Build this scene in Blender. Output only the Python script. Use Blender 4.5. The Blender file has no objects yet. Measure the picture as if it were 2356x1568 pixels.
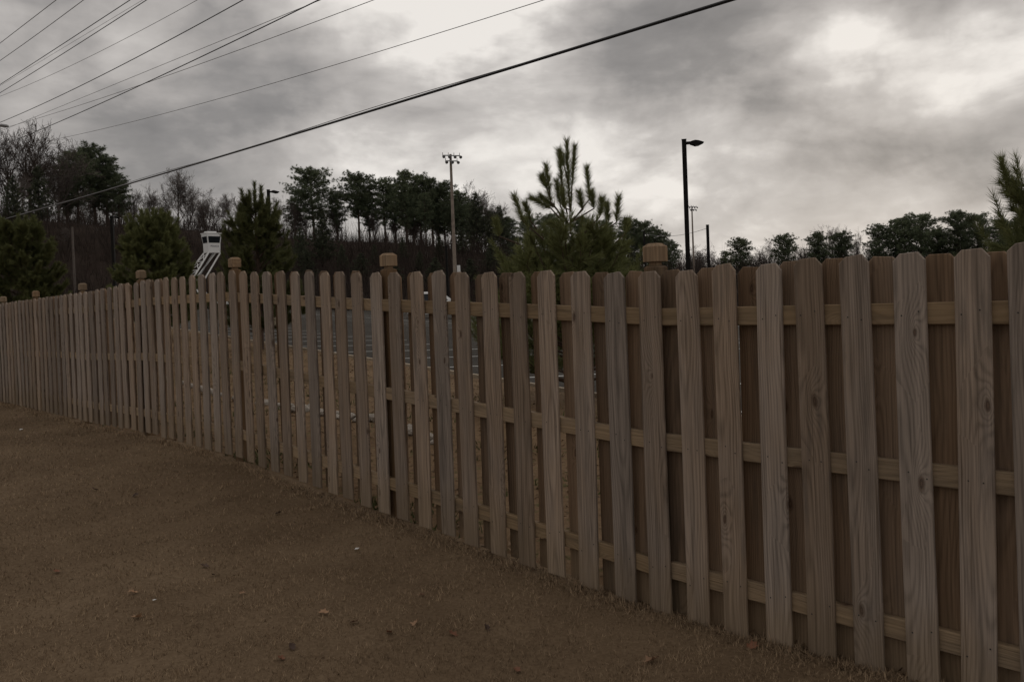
import bpy, bmesh, math, random
import numpy as np
from math import sin, cos, pi, radians, sqrt, atan2
from mathutils import Vector, Matrix

S = bpy.context.scene
COL = S.collection

# ------------------------------------------------------------------ camera
F, PW, PH = 1900.0, 2355.0, 1568.0
PITCH, ROLL, SHIFT = radians(-1.0), 0.037, -71 / 2355.0
EYE = np.array([0.0, 0.0, 1.65])


def cam_matrix():
    R0 = np.array([[1, 0, 0], [0, 0, -1.0], [0, 1, 0]])
    c, s = cos(PITCH), sin(PITCH)
    Rp = np.array([[1, 0, 0], [0, c, -s], [0, s, c]])
    c, s = cos(-ROLL), sin(-ROLL)
    Rr = np.array([[c, -s, 0], [s, c, 0], [0, 0, 1]])
    return R0 @ Rp @ Rr


CM = cam_matrix()


def ray(x, y):
    return CM @ np.array([(x - PW / 2) / F, (PH / 2 - y) / F + SHIFT * PW / F, -1.0])


cam_data = bpy.data.cameras.new('camera')
cam = bpy.data.objects.new('camera', cam_data)
COL.objects.link(cam)
m4 = Matrix.Identity(4)
for i in range(3):
    for j in range(3):
        m4[i][j] = CM[i][j]
    m4[i][3] = EYE[i]
cam.matrix_world = m4
cam_data.sensor_width = 36.0
cam_data.lens = F / PW * 36.0
cam_data.shift_y = SHIFT
cam_data.clip_start = 0.05
cam_data.clip_end = 4000
S.camera = cam

# ------------------------------------------------------------------ sky and sun
SUN_DIR = ray(2030, 130)
SUN_DIR = SUN_DIR / np.linalg.norm(SUN_DIR)
world = bpy.data.worlds.new('World')
S.world = world
world.use_nodes = True
wt = world.node_tree
wt.nodes.clear()


def node(t, kind, **kw):
    n = t.nodes.new(kind)
    for k, v in kw.items():
        setattr(n, k, v)
    return n


def link(t, a, b):
    t.links.new(a, b)


def math_node(t, op, a, b=None, c=None, clamp=False):
    n = node(t, 'ShaderNodeMath', operation=op, use_clamp=clamp)
    for i, v in enumerate((a, b, c)):
        if v is None:
            continue
        if isinstance(v, (int, float)):
            n.inputs[i].default_value = v
        else:
            link(t, v, n.inputs[i])
    return n.outputs[0]


def vmath(t, op, a, b=None, scale=None):
    n = node(t, 'ShaderNodeVectorMath', operation=op)
    for i, v in enumerate((a, b)):
        if v is None:
            continue
        if isinstance(v, (tuple, list)):
            n.inputs[i].default_value = v
        else:
            link(t, v, n.inputs[i])
    if scale is not None:
        if isinstance(scale, (int, float)):
            n.inputs['Scale'].default_value = scale
        else:
            link(t, scale, n.inputs['Scale'])
    return n.outputs['Value'] if op in ('DOT_PRODUCT', 'LENGTH', 'DISTANCE') else n.outputs[0]


def noise(t, vec, scale=1.0, detail=2.0, rough=0.5, dist=0.0):
    n = node(t, 'ShaderNodeTexNoise')
    n.inputs['Scale'].default_value = scale
    n.inputs['Detail'].default_value = detail
    n.inputs['Roughness'].default_value = rough
    n.inputs['Distortion'].default_value = dist
    link(t, vec, n.inputs['Vector'])
    return n.outputs['Fac']


def ramp(t, fac, stops, interp='LINEAR'):
    n = node(t, 'ShaderNodeValToRGB')
    n.color_ramp.interpolation = interp
    el = n.color_ramp.elements
    while len(el) < len(stops):
        el.new(0.5)
    for e, (p, c) in zip(el, stops):
        e.position = p
        e.color = (*c, 1.0)
    link(t, fac, n.inputs[0])
    return n.outputs[0]


def mixc(t, fac, a, b, blend='MIX'):
    n = node(t, 'ShaderNodeMix', data_type='RGBA', blend_type=blend)
    for i, v in ((0, fac), (6, a), (7, b)):
        if isinstance(v, (int, float)):
            n.inputs[i].default_value = v
        elif isinstance(v, (tuple, list)):
            n.inputs[i].default_value = (*v, 1.0)
        else:
            link(t, v, n.inputs[i])
    return n.outputs[2]


tc = node(wt, 'ShaderNodeTexCoord')
wdir = vmath(wt, 'NORMALIZE', tc.outputs['Generated'])
sep = node(wt, 'ShaderNodeSeparateXYZ')
link(wt, wdir, sep.inputs[0])
zc = math_node(wt, 'ADD', math_node(wt, 'MAXIMUM', sep.outputs[2], 0.0), 0.16)
cmb = node(wt, 'ShaderNodeCombineXYZ')
link(wt, math_node(wt, 'DIVIDE', sep.outputs[0], zc), cmb.inputs[0])
link(wt, math_node(wt, 'DIVIDE', sep.outputs[1], zc), cmb.inputs[1])
cmb.inputs[2].default_value = 3.7
plane = cmb.outputs[0]
flat = vmath(wt, 'MULTIPLY', wdir, (1.0, 1.0, 2.2))
n_big = noise(wt, flat, 3.6, 7.0, 0.55, 0.35)
pf = node(wt, 'ShaderNodeMapRange', interpolation_type='SMOOTHSTEP')
link(wt, n_big, pf.inputs[0])
pf.inputs[1].default_value, pf.inputs[2].default_value = 0.37, 0.63
puff = pf.outputs[0]
n_fine = noise(wt, flat, 10.0, 8.0, 0.56, 0.35)
n_wide = noise(wt, plane, 1.1, 4.0, 0.5, 0.3)
# lumpy cloud undersides: rounded swells with creases between them
lump = math_node(wt, 'MULTIPLY', math_node(wt, 'ABSOLUTE', math_node(wt, 'SUBTRACT', noise(wt, flat, 7.0, 5.0, 0.5, 0.2), 0.5)), 2.0)
val = math_node(wt, 'ADD', math_node(wt, 'MULTIPLY', math_node(wt, 'SUBTRACT', puff, 0.5), 0.32),
                math_node(wt, 'MULTIPLY', math_node(wt, 'SUBTRACT', n_fine, 0.5), 0.42))
val = math_node(wt, 'ADD', val, math_node(wt, 'MULTIPLY', math_node(wt, 'SUBTRACT', n_wide, 0.5), 0.12))
val = math_node(wt, 'ADD', val, math_node(wt, 'MULTIPLY', math_node(wt, 'SUBTRACT', lump, 0.17), 0.55))
val = math_node(wt, 'ADD', val, math_node(wt, 'MULTIPLY', vmath(wt, 'DOT_PRODUCT', wdir, tuple(float(q) for q in SUN_DIR)), 0.08))
# the banks of thick and thin cloud: wide soft lobes (pixel of the photograph -> direction, width, strength)
LOBES = [
    (640, 215, 150, -0.30), (860, 200, 140, -0.30), (1060, 235, 110, -0.22), (430, 130, 150, -0.16), (760, 225, 110, -0.10), (60, 150, 90, 0.14),
    (1480, 110, 150, -0.26), (1680, 110, 110, -0.26), (1800, 150, 60, -0.12), (1860, 320, 150, -0.26), (2030, 340, 120, -0.20), (2180, 400, 110, -0.16), (2090, 30, 90, -0.2),
    (2200, -10, 120, -0.26), (250, 330, 200, -0.08), (1350, 300, 120, -0.12), (20, -20, 180, -0.14),
    (880, 50, 170, 0.34), (1150, 50, 120, 0.26), (1320, 10, 80, 0.2), (1330, 330, 110, 0.14), (770, 325, 100, 0.30), (960, 365, 100, 0.20), (600, 370, 80, 0.16),
    (1965, 160, 75, 0.22), (2010, 110, 60, 0.16), (2180, 150, 100, 0.22), (2120, 215, 90, 0.12), (1750, 240, 110, 0.26), (2260, 70, 80, 0.2),
    (1540, 430, 110, 0.16), (1400, 390, 80, 0.12), (1180, 330, 90, 0.12), (2030, 450, 70, 0.22), (1900, 480, 180, 0.05),
]
# ragged edges: the lobes are looked up along a direction stirred by noise
nv = node(wt, 'ShaderNodeTexNoise')
nv.inputs['Scale'].default_value = 9.0
nv.inputs['Detail'].default_value = 5.0
nv.inputs['Roughness'].default_value = 0.55
link(wt, wdir, nv.inputs['Vector'])
stir = vmath(wt, 'SCALE', vmath(wt, 'SUBTRACT', nv.outputs['Color'], (0.5, 0.5, 0.5)), scale=0.16)
ldir = vmath(wt, 'NORMALIZE', vmath(wt, 'ADD', wdir, stir))
for (px, py, rad, amp) in LOBES:
    d = ray(px, py)
    d = d / np.linalg.norm(d)
    sg = rad / F
    dp = vmath(wt, 'DOT_PRODUCT', ldir, tuple(float(v) for v in d))
    e = math_node(wt, 'MULTIPLY', math_node(wt, 'SUBTRACT', dp, 1.0), 1.0 / (sg * sg))
    g = math_node(wt, 'POWER', math.e, e)
    val = math_node(wt, 'MULTIPLY_ADD', g, amp * 1.25, val)
val = math_node(wt, 'ADD', val, 0.635, clamp=True)
STRENGTH = 0.1
k = 1.0 / STRENGTH
cloud = ramp(wt, val, [(0.0, (0.207, 0.199, 0.197)), (0.25, (0.268, 0.256, 0.250)), (0.50, (0.405, 0.382, 0.366)),
                       (0.75, (0.555, 0.525, 0.500)), (1.0, (0.84, 0.80, 0.755))])
cloud = vmath(wt, 'SCALE', cloud, scale=k)
sky = node(wt, 'ShaderNodeTexSky', sky_type='NISHITA', sun_disc=False)
sky.sun_elevation = math.asin(SUN_DIR[2])
sky.sun_rotation = atan2(SUN_DIR[0], SUN_DIR[1])
cov = mixc(wt, 0.985, sky.outputs[0], cloud)
bg = node(wt, 'ShaderNodeBackground')
bg.inputs['Strength'].default_value = STRENGTH
link(wt, cov, bg.inputs['Color'])
wo = node(wt, 'ShaderNodeOutputWorld')
link(wt, bg.outputs[0], wo.inputs['Surface'])

sun_data = bpy.data.lights.new('sun', 'SUN')
sun_data.energy = 0.5
sun_data.angle = radians(18)
sun_data.color = (1.0, 0.94, 0.86)
sun = bpy.data.objects.new('sun', sun_data)
COL.objects.link(sun)
sun.rotation_euler = Vector(SUN_DIR).to_track_quat('Z', 'Y').to_euler()
sun.location = (0, 0, 60)

S.view_settings.view_transform = 'Standard'
S.view_settings.look = 'None'
S.view_settings.exposure = 0.0
S.view_settings.gamma = 1.0
S.view_settings.use_curve_mapping = False
S.cycles.use_denoising = True
S.cycles.max_bounces = 6
S.cycles.transparent_max_bounces = 8

# ------------------------------------------------------------------ helpers
RNG = np.random.default_rng(11)
random.seed(5)


class MB:
    """collects triangles and quads for one mesh"""

    def __init__(self):
        self.v, self.f, self.mi, self.tone = [], [], [], []

    def add(self, verts, faces, mi=0):
        o = len(self.v)
        self.v.extend(tuple(map(float, p)) for p in verts)
        for f in faces:
            self.f.append(tuple(i + o for i in f))
            self.mi.append(mi)
        return o

    def box(self, c, size, mi=0, rot=None):
        sx, sy, sz = (q / 2 for q in size)
        P = [Vector((x, y, z)) for x in (-sx, sx) for y in (-sy, sy) for z in (-sz, sz)]
        if rot is not None:
            P = [rot @ p for p in P]
        P = [p + Vector(c) for p in P]
        self.add(P, [(0, 1, 3, 2), (4, 6, 7, 5), (0, 4, 5, 1), (2, 3, 7, 6), (0, 2, 6, 4), (1, 5, 7, 3)], mi)

    def beam(self, a, b, w, h=None, mi=0):
        a, b = Vector(a), Vector(b)
        d = b - a
        q = d.to_track_quat('Z', 'Y').to_matrix()
        self.box((a + b) / 2, (w, h or w, d.length), mi, q)

    def tube(self, pts, radii, n=6, mi=0, cap=True):
        pts = [Vector(p) for p in pts]
        rings = []
        ref = None
        for i, p in enumerate(pts):
            d = (pts[min(i + 1, len(pts) - 1)] - pts[max(i - 1, 0)])
            if d.length < 1e-9:
                d = Vector((0, 0, 1))
            d.normalize()
            if ref is None:
                ref = Vector((1, 0, 0)) if abs(d.x) < 0.8 else Vector((0, 1, 0))
            u = (ref - d * ref.dot(d)).normalized()
            ref = u
            w = d.cross(u)
            r = radii[i] if hasattr(radii, '__len__') else radii
            rings.append([p + (u * cos(2 * pi * k / n) + w * sin(2 * pi * k / n)) * r for k in range(n)])
        V = [q for rg in rings for q in rg]
        Fs = []
        for i in range(len(pts) - 1):
            for k in range(n):
                a, b = i * n + k, i * n + (k + 1) % n
                Fs.append((a, b, b + n, a + n))
        if cap:
            Fs.append(tuple(range(n))[::-1])
            Fs.append(tuple((len(pts) - 1) * n + k for k in range(n)))
        self.add(V, Fs, mi)

    def prism(self, outline, y0, y1, mi=0):
        """outline in xz, extruded along y"""
        n = len(outline)
        V = [(x, y0, z) for x, z in outline] + [(x, y1, z) for x, z in outline]
        Fs = [tuple(range(n)), tuple(range(2 * n - 1, n - 1, -1))]
        Fs += [(i, i + n, (i + 1) % n + n, (i + 1) % n) for i in range(n)]
        self.add(V, Fs, mi)

    def mesh(self, name, mats, smooth=False):
        me = bpy.data.meshes.new(name)
        me.from_pydata(self.v, [], self.f)
        for m in (mats if isinstance(mats, (list, tuple)) else [mats]):
            me.materials.append(m)
        if any(self.mi):
            me.polygons.foreach_set('material_index', self.mi)
        if smooth:
            me.polygons.foreach_set('use_smooth', [True] * len(self.f))
        bm = bmesh.new()
        bm.from_mesh(me)
        bmesh.ops.recalc_face_normals(bm, faces=bm.faces)
        bm.to_mesh(me)
        bm.free()
        me.update()
        return me

    def build(self, name, mats, parent=None, smooth=False):
        return put(name, self.mesh(name, mats, smooth), parent)


def put(name, me, parent=None, loc=None, rot=None):
    o = bpy.data.objects.new(name, me)
    COL.objects.link(o)
    if parent is not None:
        o.parent = parent
    if loc is not None:
        o.location = tuple(float(v) for v in loc)
    if rot is not None:
        o.rotation_euler = rot
    return o


def fast_mesh(name, V, T, mat, tone=None):
    """V (n,3), T (m,3) triangles"""
    me = bpy.data.meshes.new(name)
    n, m = len(V), len(T)
    me.vertices.add(n)
    me.vertices.foreach_set('co', np.asarray(V, np.float32).ravel())
    me.loops.add(m * 3)
    me.loops.foreach_set('vertex_index', np.asarray(T, np.int32).ravel())
    me.polygons.add(m)
    me.polygons.foreach_set('loop_start', np.arange(0, m * 3, 3, dtype=np.int32))
    me.polygons.foreach_set('loop_total', np.full(m, 3, np.int32))
    if tone is not None:
        a = me.attributes.new('tone', 'FLOAT', 'POINT')
        a.data.foreach_set('value', np.asarray(tone, np.float32))
    me.materials.append(mat)
    me.update(calc_edges=True)
    me.validate()
    return me


def tag(o, label=None, cat=None, group=None, kind=None):
    for k_, v_ in (('label', label), ('category', cat), ('group', group), ('kind', kind)):
        if v_:
            o[k_] = v_
    return o


def thing(name, label, cat, loc=(0, 0, 0), rz=0.0, group=None):
    o = bpy.data.objects.new(name, None)
    o.empty_display_size = 0.2
    COL.objects.link(o)
    o.location = tuple(float(v) for v in loc)
    o.rotation_euler = (0, 0, rz)
    return tag(o, label, cat, group)


def structure(o):
    o['kind'] = 'structure'
    return o


# ------------------------------------------------------------------ materials
def new_mat(name):
    m = bpy.data.materials.new(name)
    m.use_nodes = True
    t = m.node_tree
    t.nodes.clear()
    out = node(t, 'ShaderNodeOutputMaterial')
    b = node(t, 'ShaderNodeBsdfPrincipled')
    link(t, b.outputs[0], out.inputs[0])
    return m, t, b


def plain(name, col, rough=0.7, metal=0.0, var=0.18, scale=6.0, bump=0.0):
    m, t, b = new_mat(name)
    c = node(t, 'ShaderNodeTexCoord')
    n = noise(t, c.outputs['Object'], scale, 5.0, 0.6)
    lo = tuple(v * (1 - var) for v in col)
    hi = tuple(min(1, v * (1 + var)) for v in col)
    link(t, ramp(t, n, [(0.3, lo), (0.7, hi)]), b.inputs['Base Color'])
    b.inputs['Roughness'].default_value = rough
    b.inputs['Metallic'].default_value = metal
    b.inputs['Specular IOR Level'].default_value = 0.3
    if bump:
        bn = node(t, 'ShaderNodeBump')
        bn.inputs['Strength'].default_value = bump
        bn.inputs['Distance'].default_value = 0.02
        link(t, n, bn.inputs['Height'])
        link(t, bn.outputs[0], b.inputs['Normal'])
    return m


def wood(name, grey, brown, pale, grey_amt=0.6, along='z', dirty=True, contrast=1.0):
    m, t, b = new_mat(name)
    tc_ = node(t, 'ShaderNodeTexCoord')
    oi = node(t, 'ShaderNodeObjectInfo')
    rnd = oi.outputs['Random']
    sp = node(t, 'ShaderNodeSeparateXYZ')
    link(t, tc_.outputs['Object'], sp.inputs[0])
    X, Y, Z = sp.outputs[0], sp.outputs[1], sp.outputs[2]
    if along == 'x':
        X, Z = Z, X

    def h(mul):  # a per-board number
        return math_node(t, 'FRACT', math_node(t, 'MULTIPLY', rnd, mul))
    off = node(t, 'ShaderNodeCombineXYZ')
    link(t, math_node(t, 'MULTIPLY', rnd, 71.3), off.inputs[0])
    link(t, math_node(t, 'MULTIPLY', h(13.7), 43.0), off.inputs[1])
    link(t, math_node(t, 'MULTIPLY', h(29.1), 57.0), off.inputs[2])

    def vec(sx, sy, sz):
        c = node(t, 'ShaderNodeCombineXYZ')
        link(t, math_node(t, 'MULTIPLY', X, sx), c.inputs[0])
        link(t, math_node(t, 'MULTIPLY', Y, sy), c.inputs[1])
        link(t, math_node(t, 'MULTIPLY', Z, sz), c.inputs[2])
        return vmath(t, 'ADD', c.outputs[0], off.outputs[0])
    # knots: sparse cells
    vo = node(t, 'ShaderNodeTexVoronoi', feature='F1', voronoi_dimensions='2D')
    vo.inputs['Scale'].default_value = 1.0
    vo.inputs['Randomness'].default_value = 0.85
    kc = node(t, 'ShaderNodeCombineXYZ')
    link(t, math_node(t, 'ADD', math_node(t, 'MULTIPLY', X, 6.0), math_node(t, 'MULTIPLY', rnd, 71.3)), kc.inputs[0])
    link(t, math_node(t, 'ADD', math_node(t, 'MULTIPLY', Z, 2.4), math_node(t, 'MULTIPLY', h(13.7), 43.0)), kc.inputs[1])
    kw = node(t, 'ShaderNodeTexNoise')
    kw.inputs['Scale'].default_value = 1.0
    kw.inputs['Detail'].default_value = 3.0
    link(t, vec(28.0, 10.0, 14.0), kw.inputs['Vector'])
    link(t, vmath(t, 'ADD', kc.outputs[0], vmath(t, 'SCALE', vmath(t, 'SUBTRACT', kw.outputs['Color'], (0.5, 0.5, 0.5)), scale=0.085)), vo.inputs['Vector'])
    sc = node(t, 'ShaderNodeSeparateColor')
    link(t, vo.outputs['Color'], sc.inputs[0])
    present = math_node(t, 'GREATER_THAN', sc.outputs[0], 0.74)
    kd = vo.outputs['Distance']
    ksz = math_node(t, 'MULTIPLY_ADD', sc.outputs[1], 0.065, 0.022)
    mr = node(t, 'ShaderNodeMapRange', interpolation_type='SMOOTHSTEP')
    link(t, math_node(t, 'DIVIDE', kd, ksz), mr.inputs[0])
    mr.inputs[1].default_value, mr.inputs[2].default_value = 0.45, 1.5
    mr.inputs[3].default_value, mr.inputs[4].default_value = 1.0, 0.0
    knot = math_node(t, 'MULTIPLY', mr.outputs[0], present)
    bend = math_node(t, 'MULTIPLY', math_node(t, 'POWER', math.e, math_node(t, 'MULTIPLY', kd, -5.0)), present)
    # grown rings cut lengthwise
    w1 = math_node(t, 'SUBTRACT', noise(t, vec(2.5, 2.5, 0.9), 1.0, 2.0, 0.5), 0.5)
    w2 = math_node(t, 'SUBTRACT', noise(t, vec(1.5, 1.5, 0.55), 1.7, 2.0, 0.5), 0.5)
    rx = math_node(t, 'ADD', math_node(t, 'ADD', X, math_node(t, 'MULTIPLY', math_node(t, 'SUBTRACT', h(7.3), 0.5), 0.20)), math_node(t, 'MULTIPLY', w1, 0.07))
    ry = math_node(t, 'ADD', math_node(t, 'MULTIPLY_ADD', h(17.9), 0.12, 0.02), math_node(t, 'MULTIPLY', w2, 0.085))
    r = math_node(t, 'SQRT', math_node(t, 'ADD', math_node(t, 'MULTIPLY', rx, rx), math_node(t, 'MULTIPLY', ry, ry)))
    r = math_node(t, 'ADD', r, math_node(t, 'MULTIPLY', bend, 0.075))
    ring = math_node(t, 'MULTIPLY_ADD', math_node(t, 'SINE', math_node(t, 'MULTIPLY', r, 2 * pi / 0.0095)), 0.5, 0.5)
    ring = math_node(t, 'POWER', ring, 1.7)
    fine = noise(t, vec(150.0, 60.0, 2.6), 1.0, 3.0, 0.6)
    mid = noise(t, vec(46.0, 20.0, 1.3), 1.0, 4.0, 0.65)
    blot = noise(t, vec(5.0, 5.0, 1.6), 1.0, 4.0, 0.6)
    g = math_node(t, 'ADD', math_node(t, 'MULTIPLY', ring, 0.13), math_node(t, 'ADD', math_node(t, 'MULTIPLY', fine, 0.40), math_node(t, 'MULTIPLY', mid, 0.62)))
    gfac = ramp(t, g, [(0.40, (0, 0, 0)), (0.78, (1, 1, 1))])
    wea = math_node(t, 'ADD', math_node(t, 'MULTIPLY', math_node(t, 'SUBTRACT', blot, 0.5), 1.9), math_node(t, 'MULTIPLY_ADD', math_node(t, 'SUBTRACT', h(3.1), 0.5), 1.0, grey_amt), clamp=True)
    dk = mixc(t, wea, tuple(v * (1 - 0.45 * contrast) for v in brown), tuple(v * (1 - 0.45 * contrast) for v in grey))
    lt = mixc(t, wea, brown, grey)
    colr = mixc(t, gfac, lt, dk)
    hl = math_node(t, 'GREATER_THAN', mid, 0.5)
    colr = mixc(t, math_node(t, 'MULTIPLY', math_node(t, 'SUBTRACT', 1.0, gfac), 0.18), colr, pale)
    # dark weather cracks
    crack = ramp(t, noise(t, vec(95.0, 30.0, 0.8), 1.0, 2.0, 0.5), [(0.28, (1, 1, 1)), (0.36, (0, 0, 0))])
    colr = mixc(t, math_node(t, 'MULTIPLY', crack, 0.55 * contrast), colr, tuple(v * 0.35 for v in brown))
    # black mildew streaks near the top of some boards
    mil = ramp(t, noise(t, vec(22.0, 9.0, 1.9), 1.0, 5.0, 0.65), [(0.52, (0, 0, 0)), (0.70, (1, 1, 1))])
    colr = mixc(t, math_node(t, 'MULTIPLY', mil, math_node(t, 'MULTIPLY_ADD', h(5.7), 0.55, 0.22)), colr, tuple(v * 0.40 for v in grey))
    kring = ramp(t, math_node(t, 'SINE', math_node(t, 'MULTIPLY', kd, 130.0)), [(0.0, (0.050, 0.028, 0.018)), (1.0, (0.105, 0.062, 0.040))])
    colr = mixc(t, math_node(t, 'MULTIPLY', knot, 0.8), colr, kring)
    if dirty:
        low = node(t, 'ShaderNodeMapRange', interpolation_type='SMOOTHSTEP')
        link(t, math_node(t, 'ADD', Z, math_node(t, 'MULTIPLY', math_node(t, 'SUBTRACT', blot, 0.5), 0.5)), low.inputs[0])
        low.inputs[1].default_value, low.inputs[2].default_value = 0.05, 0.45
        low.inputs[3].default_value, low.inputs[4].default_value = 0.6, 0.0
        colr = mixc(t, low.outputs[0], colr, mixc(t, gfac, (0.245, 0.182, 0.115), (0.155, 0.112, 0.068)))
    vv = math_node(t, 'MULTIPLY_ADD', h(41.3), 0.46, 0.74)
    colr = mixc(t, 1.0, colr, vmath(t, 'SCALE', (1, 1, 1), scale=vv), 'MULTIPLY')
    link(t, colr, b.inputs['Base Color'])
    b.inputs['Roughness'].default_value = 0.85
    b.inputs['Specular IOR Level'].default_value = 0.2
    hh = math_node(t, 'SUBTRACT', math_node(t, 'SUBTRACT', 1.0, gfac), math_node(t, 'MULTIPLY', math_node(t, 'ADD', crack, knot), 0.9))
    bn = node(t, 'ShaderNodeBump')
    bn.inputs['Strength'].default_value = 0.55
    bn.inputs['Distance'].default_value = 0.0022
    link(t, hh, bn.inputs['Height'])
    link(t, bn.outputs[0], b.inputs['Normal'])
    return m


def toned(name, lo, hi, rough=0.8, trans=0.0, obj_var=0.25):
    """foliage, grass: colour from the per-clump tone"""
    m, t, b = new_mat(name)
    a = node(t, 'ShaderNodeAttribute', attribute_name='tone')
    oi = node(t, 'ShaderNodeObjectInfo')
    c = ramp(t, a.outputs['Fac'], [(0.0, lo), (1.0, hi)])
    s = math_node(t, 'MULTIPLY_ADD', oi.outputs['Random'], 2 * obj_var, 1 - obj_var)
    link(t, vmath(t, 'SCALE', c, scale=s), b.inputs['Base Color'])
    b.inputs['Roughness'].default_value = rough
    b.inputs['Specular IOR Level'].default_value = 0.15
    return m


M = {}
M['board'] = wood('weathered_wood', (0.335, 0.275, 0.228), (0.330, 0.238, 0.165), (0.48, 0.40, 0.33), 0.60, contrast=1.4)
M['back_board'] = wood('weathered_wood_rear_shaded', (0.215, 0.158, 0.115), (0.215, 0.138, 0.083), (0.28, 0.20, 0.135), 0.38, contrast=1.2)  # browner rear boards, their colour also darkened for the shadow they stand in
M['rail'] = wood('rail_wood', (0.27, 0.205, 0.140), (0.315, 0.218, 0.124), (0.37, 0.275, 0.175), 0.40, along='x', dirty=False, contrast=0.8)
M['post'] = wood('shaded_post_wood', (0.16, 0.115, 0.075), (0.165, 0.098, 0.050), (0.22, 0.155, 0.095), 0.45, dirty=False, contrast=1.1)  # post body darkened in colour for the shade between the boards
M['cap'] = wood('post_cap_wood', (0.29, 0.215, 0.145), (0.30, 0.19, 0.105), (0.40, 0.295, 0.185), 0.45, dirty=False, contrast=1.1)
M['nail'] = plain('nail_head', (0.05, 0.045, 0.042), 0.6, 0.4)
M['steel_dark'] = plain('dark_bronze_paint', (0.014, 0.013, 0.012), 0.75, 0.0)
for n_ in M['steel_dark'].node_tree.nodes:
    if n_.type == 'BSDF_PRINCIPLED':
        n_.inputs['Specular IOR Level'].default_value = 0.08
M['lens'] = plain('lamp_lens', (0.25, 0.25, 0.24), 0.25)
M['galv'] = plain('galvanised_steel', (0.30, 0.30, 0.30), 0.45, 0.6)
M['pole_wood'] = plain('pole_wood', (0.26, 0.215, 0.175), 0.9, 0, 0.25, 3.0)
M['white'] = plain('white_paint', (0.78, 0.78, 0.77), 0.35, 0, 0.03)
M['glass_dark'] = plain('tinted_window', (0.015, 0.018, 0.022), 0.08)
M['black'] = plain('black_rubber', (0.02, 0.02, 0.02), 0.7)
M['orange'] = plain('orange_lens', (0.75, 0.16, 0.03), 0.4)
M['red'] = plain('red_lens', (0.45, 0.02, 0.02), 0.3)
M['ink'] = plain('dark_lettering', (0.06, 0.05, 0.09), 0.5)
M['concrete'] = plain('concrete', (0.33, 0.265, 0.19), 0.9, 0, 0.2, 9.0, 0.3)
M['wire'] = plain('black_cable_jacket', (0.02, 0.021, 0.023), 0.35)
M['alu_wire'] = plain('weathered_conductor', (0.13, 0.12, 0.115), 0.6, 0.2)
M['rock'] = plain('pale_rock', (0.30, 0.265, 0.225), 0.9, 0, 0.35, 7.0, 0.5)
M['bark'] = plain('dark_bark', (0.060, 0.045, 0.036), 0.95, 0, 0.35, 5.0, 0.4)
M['pine_bark'] = plain('pine_bark', (0.085, 0.058, 0.042), 0.95, 0, 0.35, 6.0, 0.4)
M['bare'] = plain('grey_brown_bark', (0.125, 0.104, 0.092), 0.95, 0, 0.3, 3.0)
M['paper'] = plain('white_scrap', (0.75, 0.74, 0.72), 0.7)
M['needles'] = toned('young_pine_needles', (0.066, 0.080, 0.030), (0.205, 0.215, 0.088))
M['far_needles'] = toned('hazed_pine_foliage', (0.066, 0.088, 0.052), (0.175, 0.200, 0.116))  # far foliage colour lightened and greyed to stand in for distance haze
M['dark_needles'] = toned('dark_evergreen_foliage', (0.038, 0.046, 0.030), (0.100, 0.108, 0.066))
M['straw'] = toned('dormant_grass', (0.115, 0.080, 0.050), (0.40, 0.292, 0.186), 0.85)
M['litter'] = toned('leaf_litter', (0.10, 0.064, 0.038), (0.26, 0.175, 0.105), 0.85)
M['weeds'] = toned('green_weeds', (0.05, 0.055, 0.022), (0.12, 0.13, 0.05), 0.85)
M['brush'] = toned('dry_brush', (0.030, 0.022, 0.018), (0.088, 0.066, 0.055), 0.95)


def leaf_mat(name, a, b_):
    m, t, b = new_mat(name)
    c = node(t, 'ShaderNodeTexCoord')
    oi = node(t, 'ShaderNodeObjectInfo')
    n = noise(t, c.outputs['Object'], 40.0, 4.0, 0.6)
    col_ = mixc(t, n, a, b_)
    s = math_node(t, 'MULTIPLY_ADD', oi.outputs['Random'], 0.6, 0.7)
    link(t, vmath(t, 'SCALE', col_, scale=s), b.inputs['Base Color'])
    b.inputs['Roughness'].default_value = 0.75
    return m


M['leaf_tan'] = leaf_mat('tan_dead_leaf', (0.40, 0.25, 0.15), (0.27, 0.155, 0.085))
M['leaf_rust'] = leaf_mat('rust_dead_leaf', (0.22, 0.095, 0.05), (0.15, 0.065, 0.035))
M['leaf_dark'] = leaf_mat('dark_dead_leaf', (0.10, 0.055, 0.035), (0.055, 0.032, 0.022))


def ground_mat(name, stops, scale, fine, bump=0.6, speck=None):
    m, t, b = new_mat(name)
    g = node(t, 'ShaderNodeNewGeometry')
    n1 = noise(t, g.outputs['Position'], scale, 6.0, 0.65, 0.3)
    n2 = noise(t, g.outputs['Position'], fine, 4.0, 0.7)
    mx = math_node(t, 'ADD', math_node(t, 'MULTIPLY', n1, 0.55), math_node(t, 'MULTIPLY', n2, 0.45))
    c = ramp(t, mx, stops)
    if speck:
        sp_ = ramp(t, noise(t, g.outputs['Position'], speck[0], 2.0, 0.5), [(speck[1], (0, 0, 0)), (speck[1] + 0.05, (1, 1, 1))])
        c = mixc(t, math_node(t, 'MULTIPLY', sp_, speck[3]), c, speck[2])
    link(t, c, b.inputs['Base Color'])
    b.inputs['Roughness'].default_value = 0.95
    b.inputs['Specular IOR Level'].default_value = 0.03
    bn = node(t, 'ShaderNodeBump')
    bn.inputs['Strength'].default_value = bump
    bn.inputs['Distance'].default_value = 0.03
    link(t, mx, bn.inputs['Height'])
    link(t, bn.outputs[0], b.inputs['Normal'])
    return m


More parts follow.
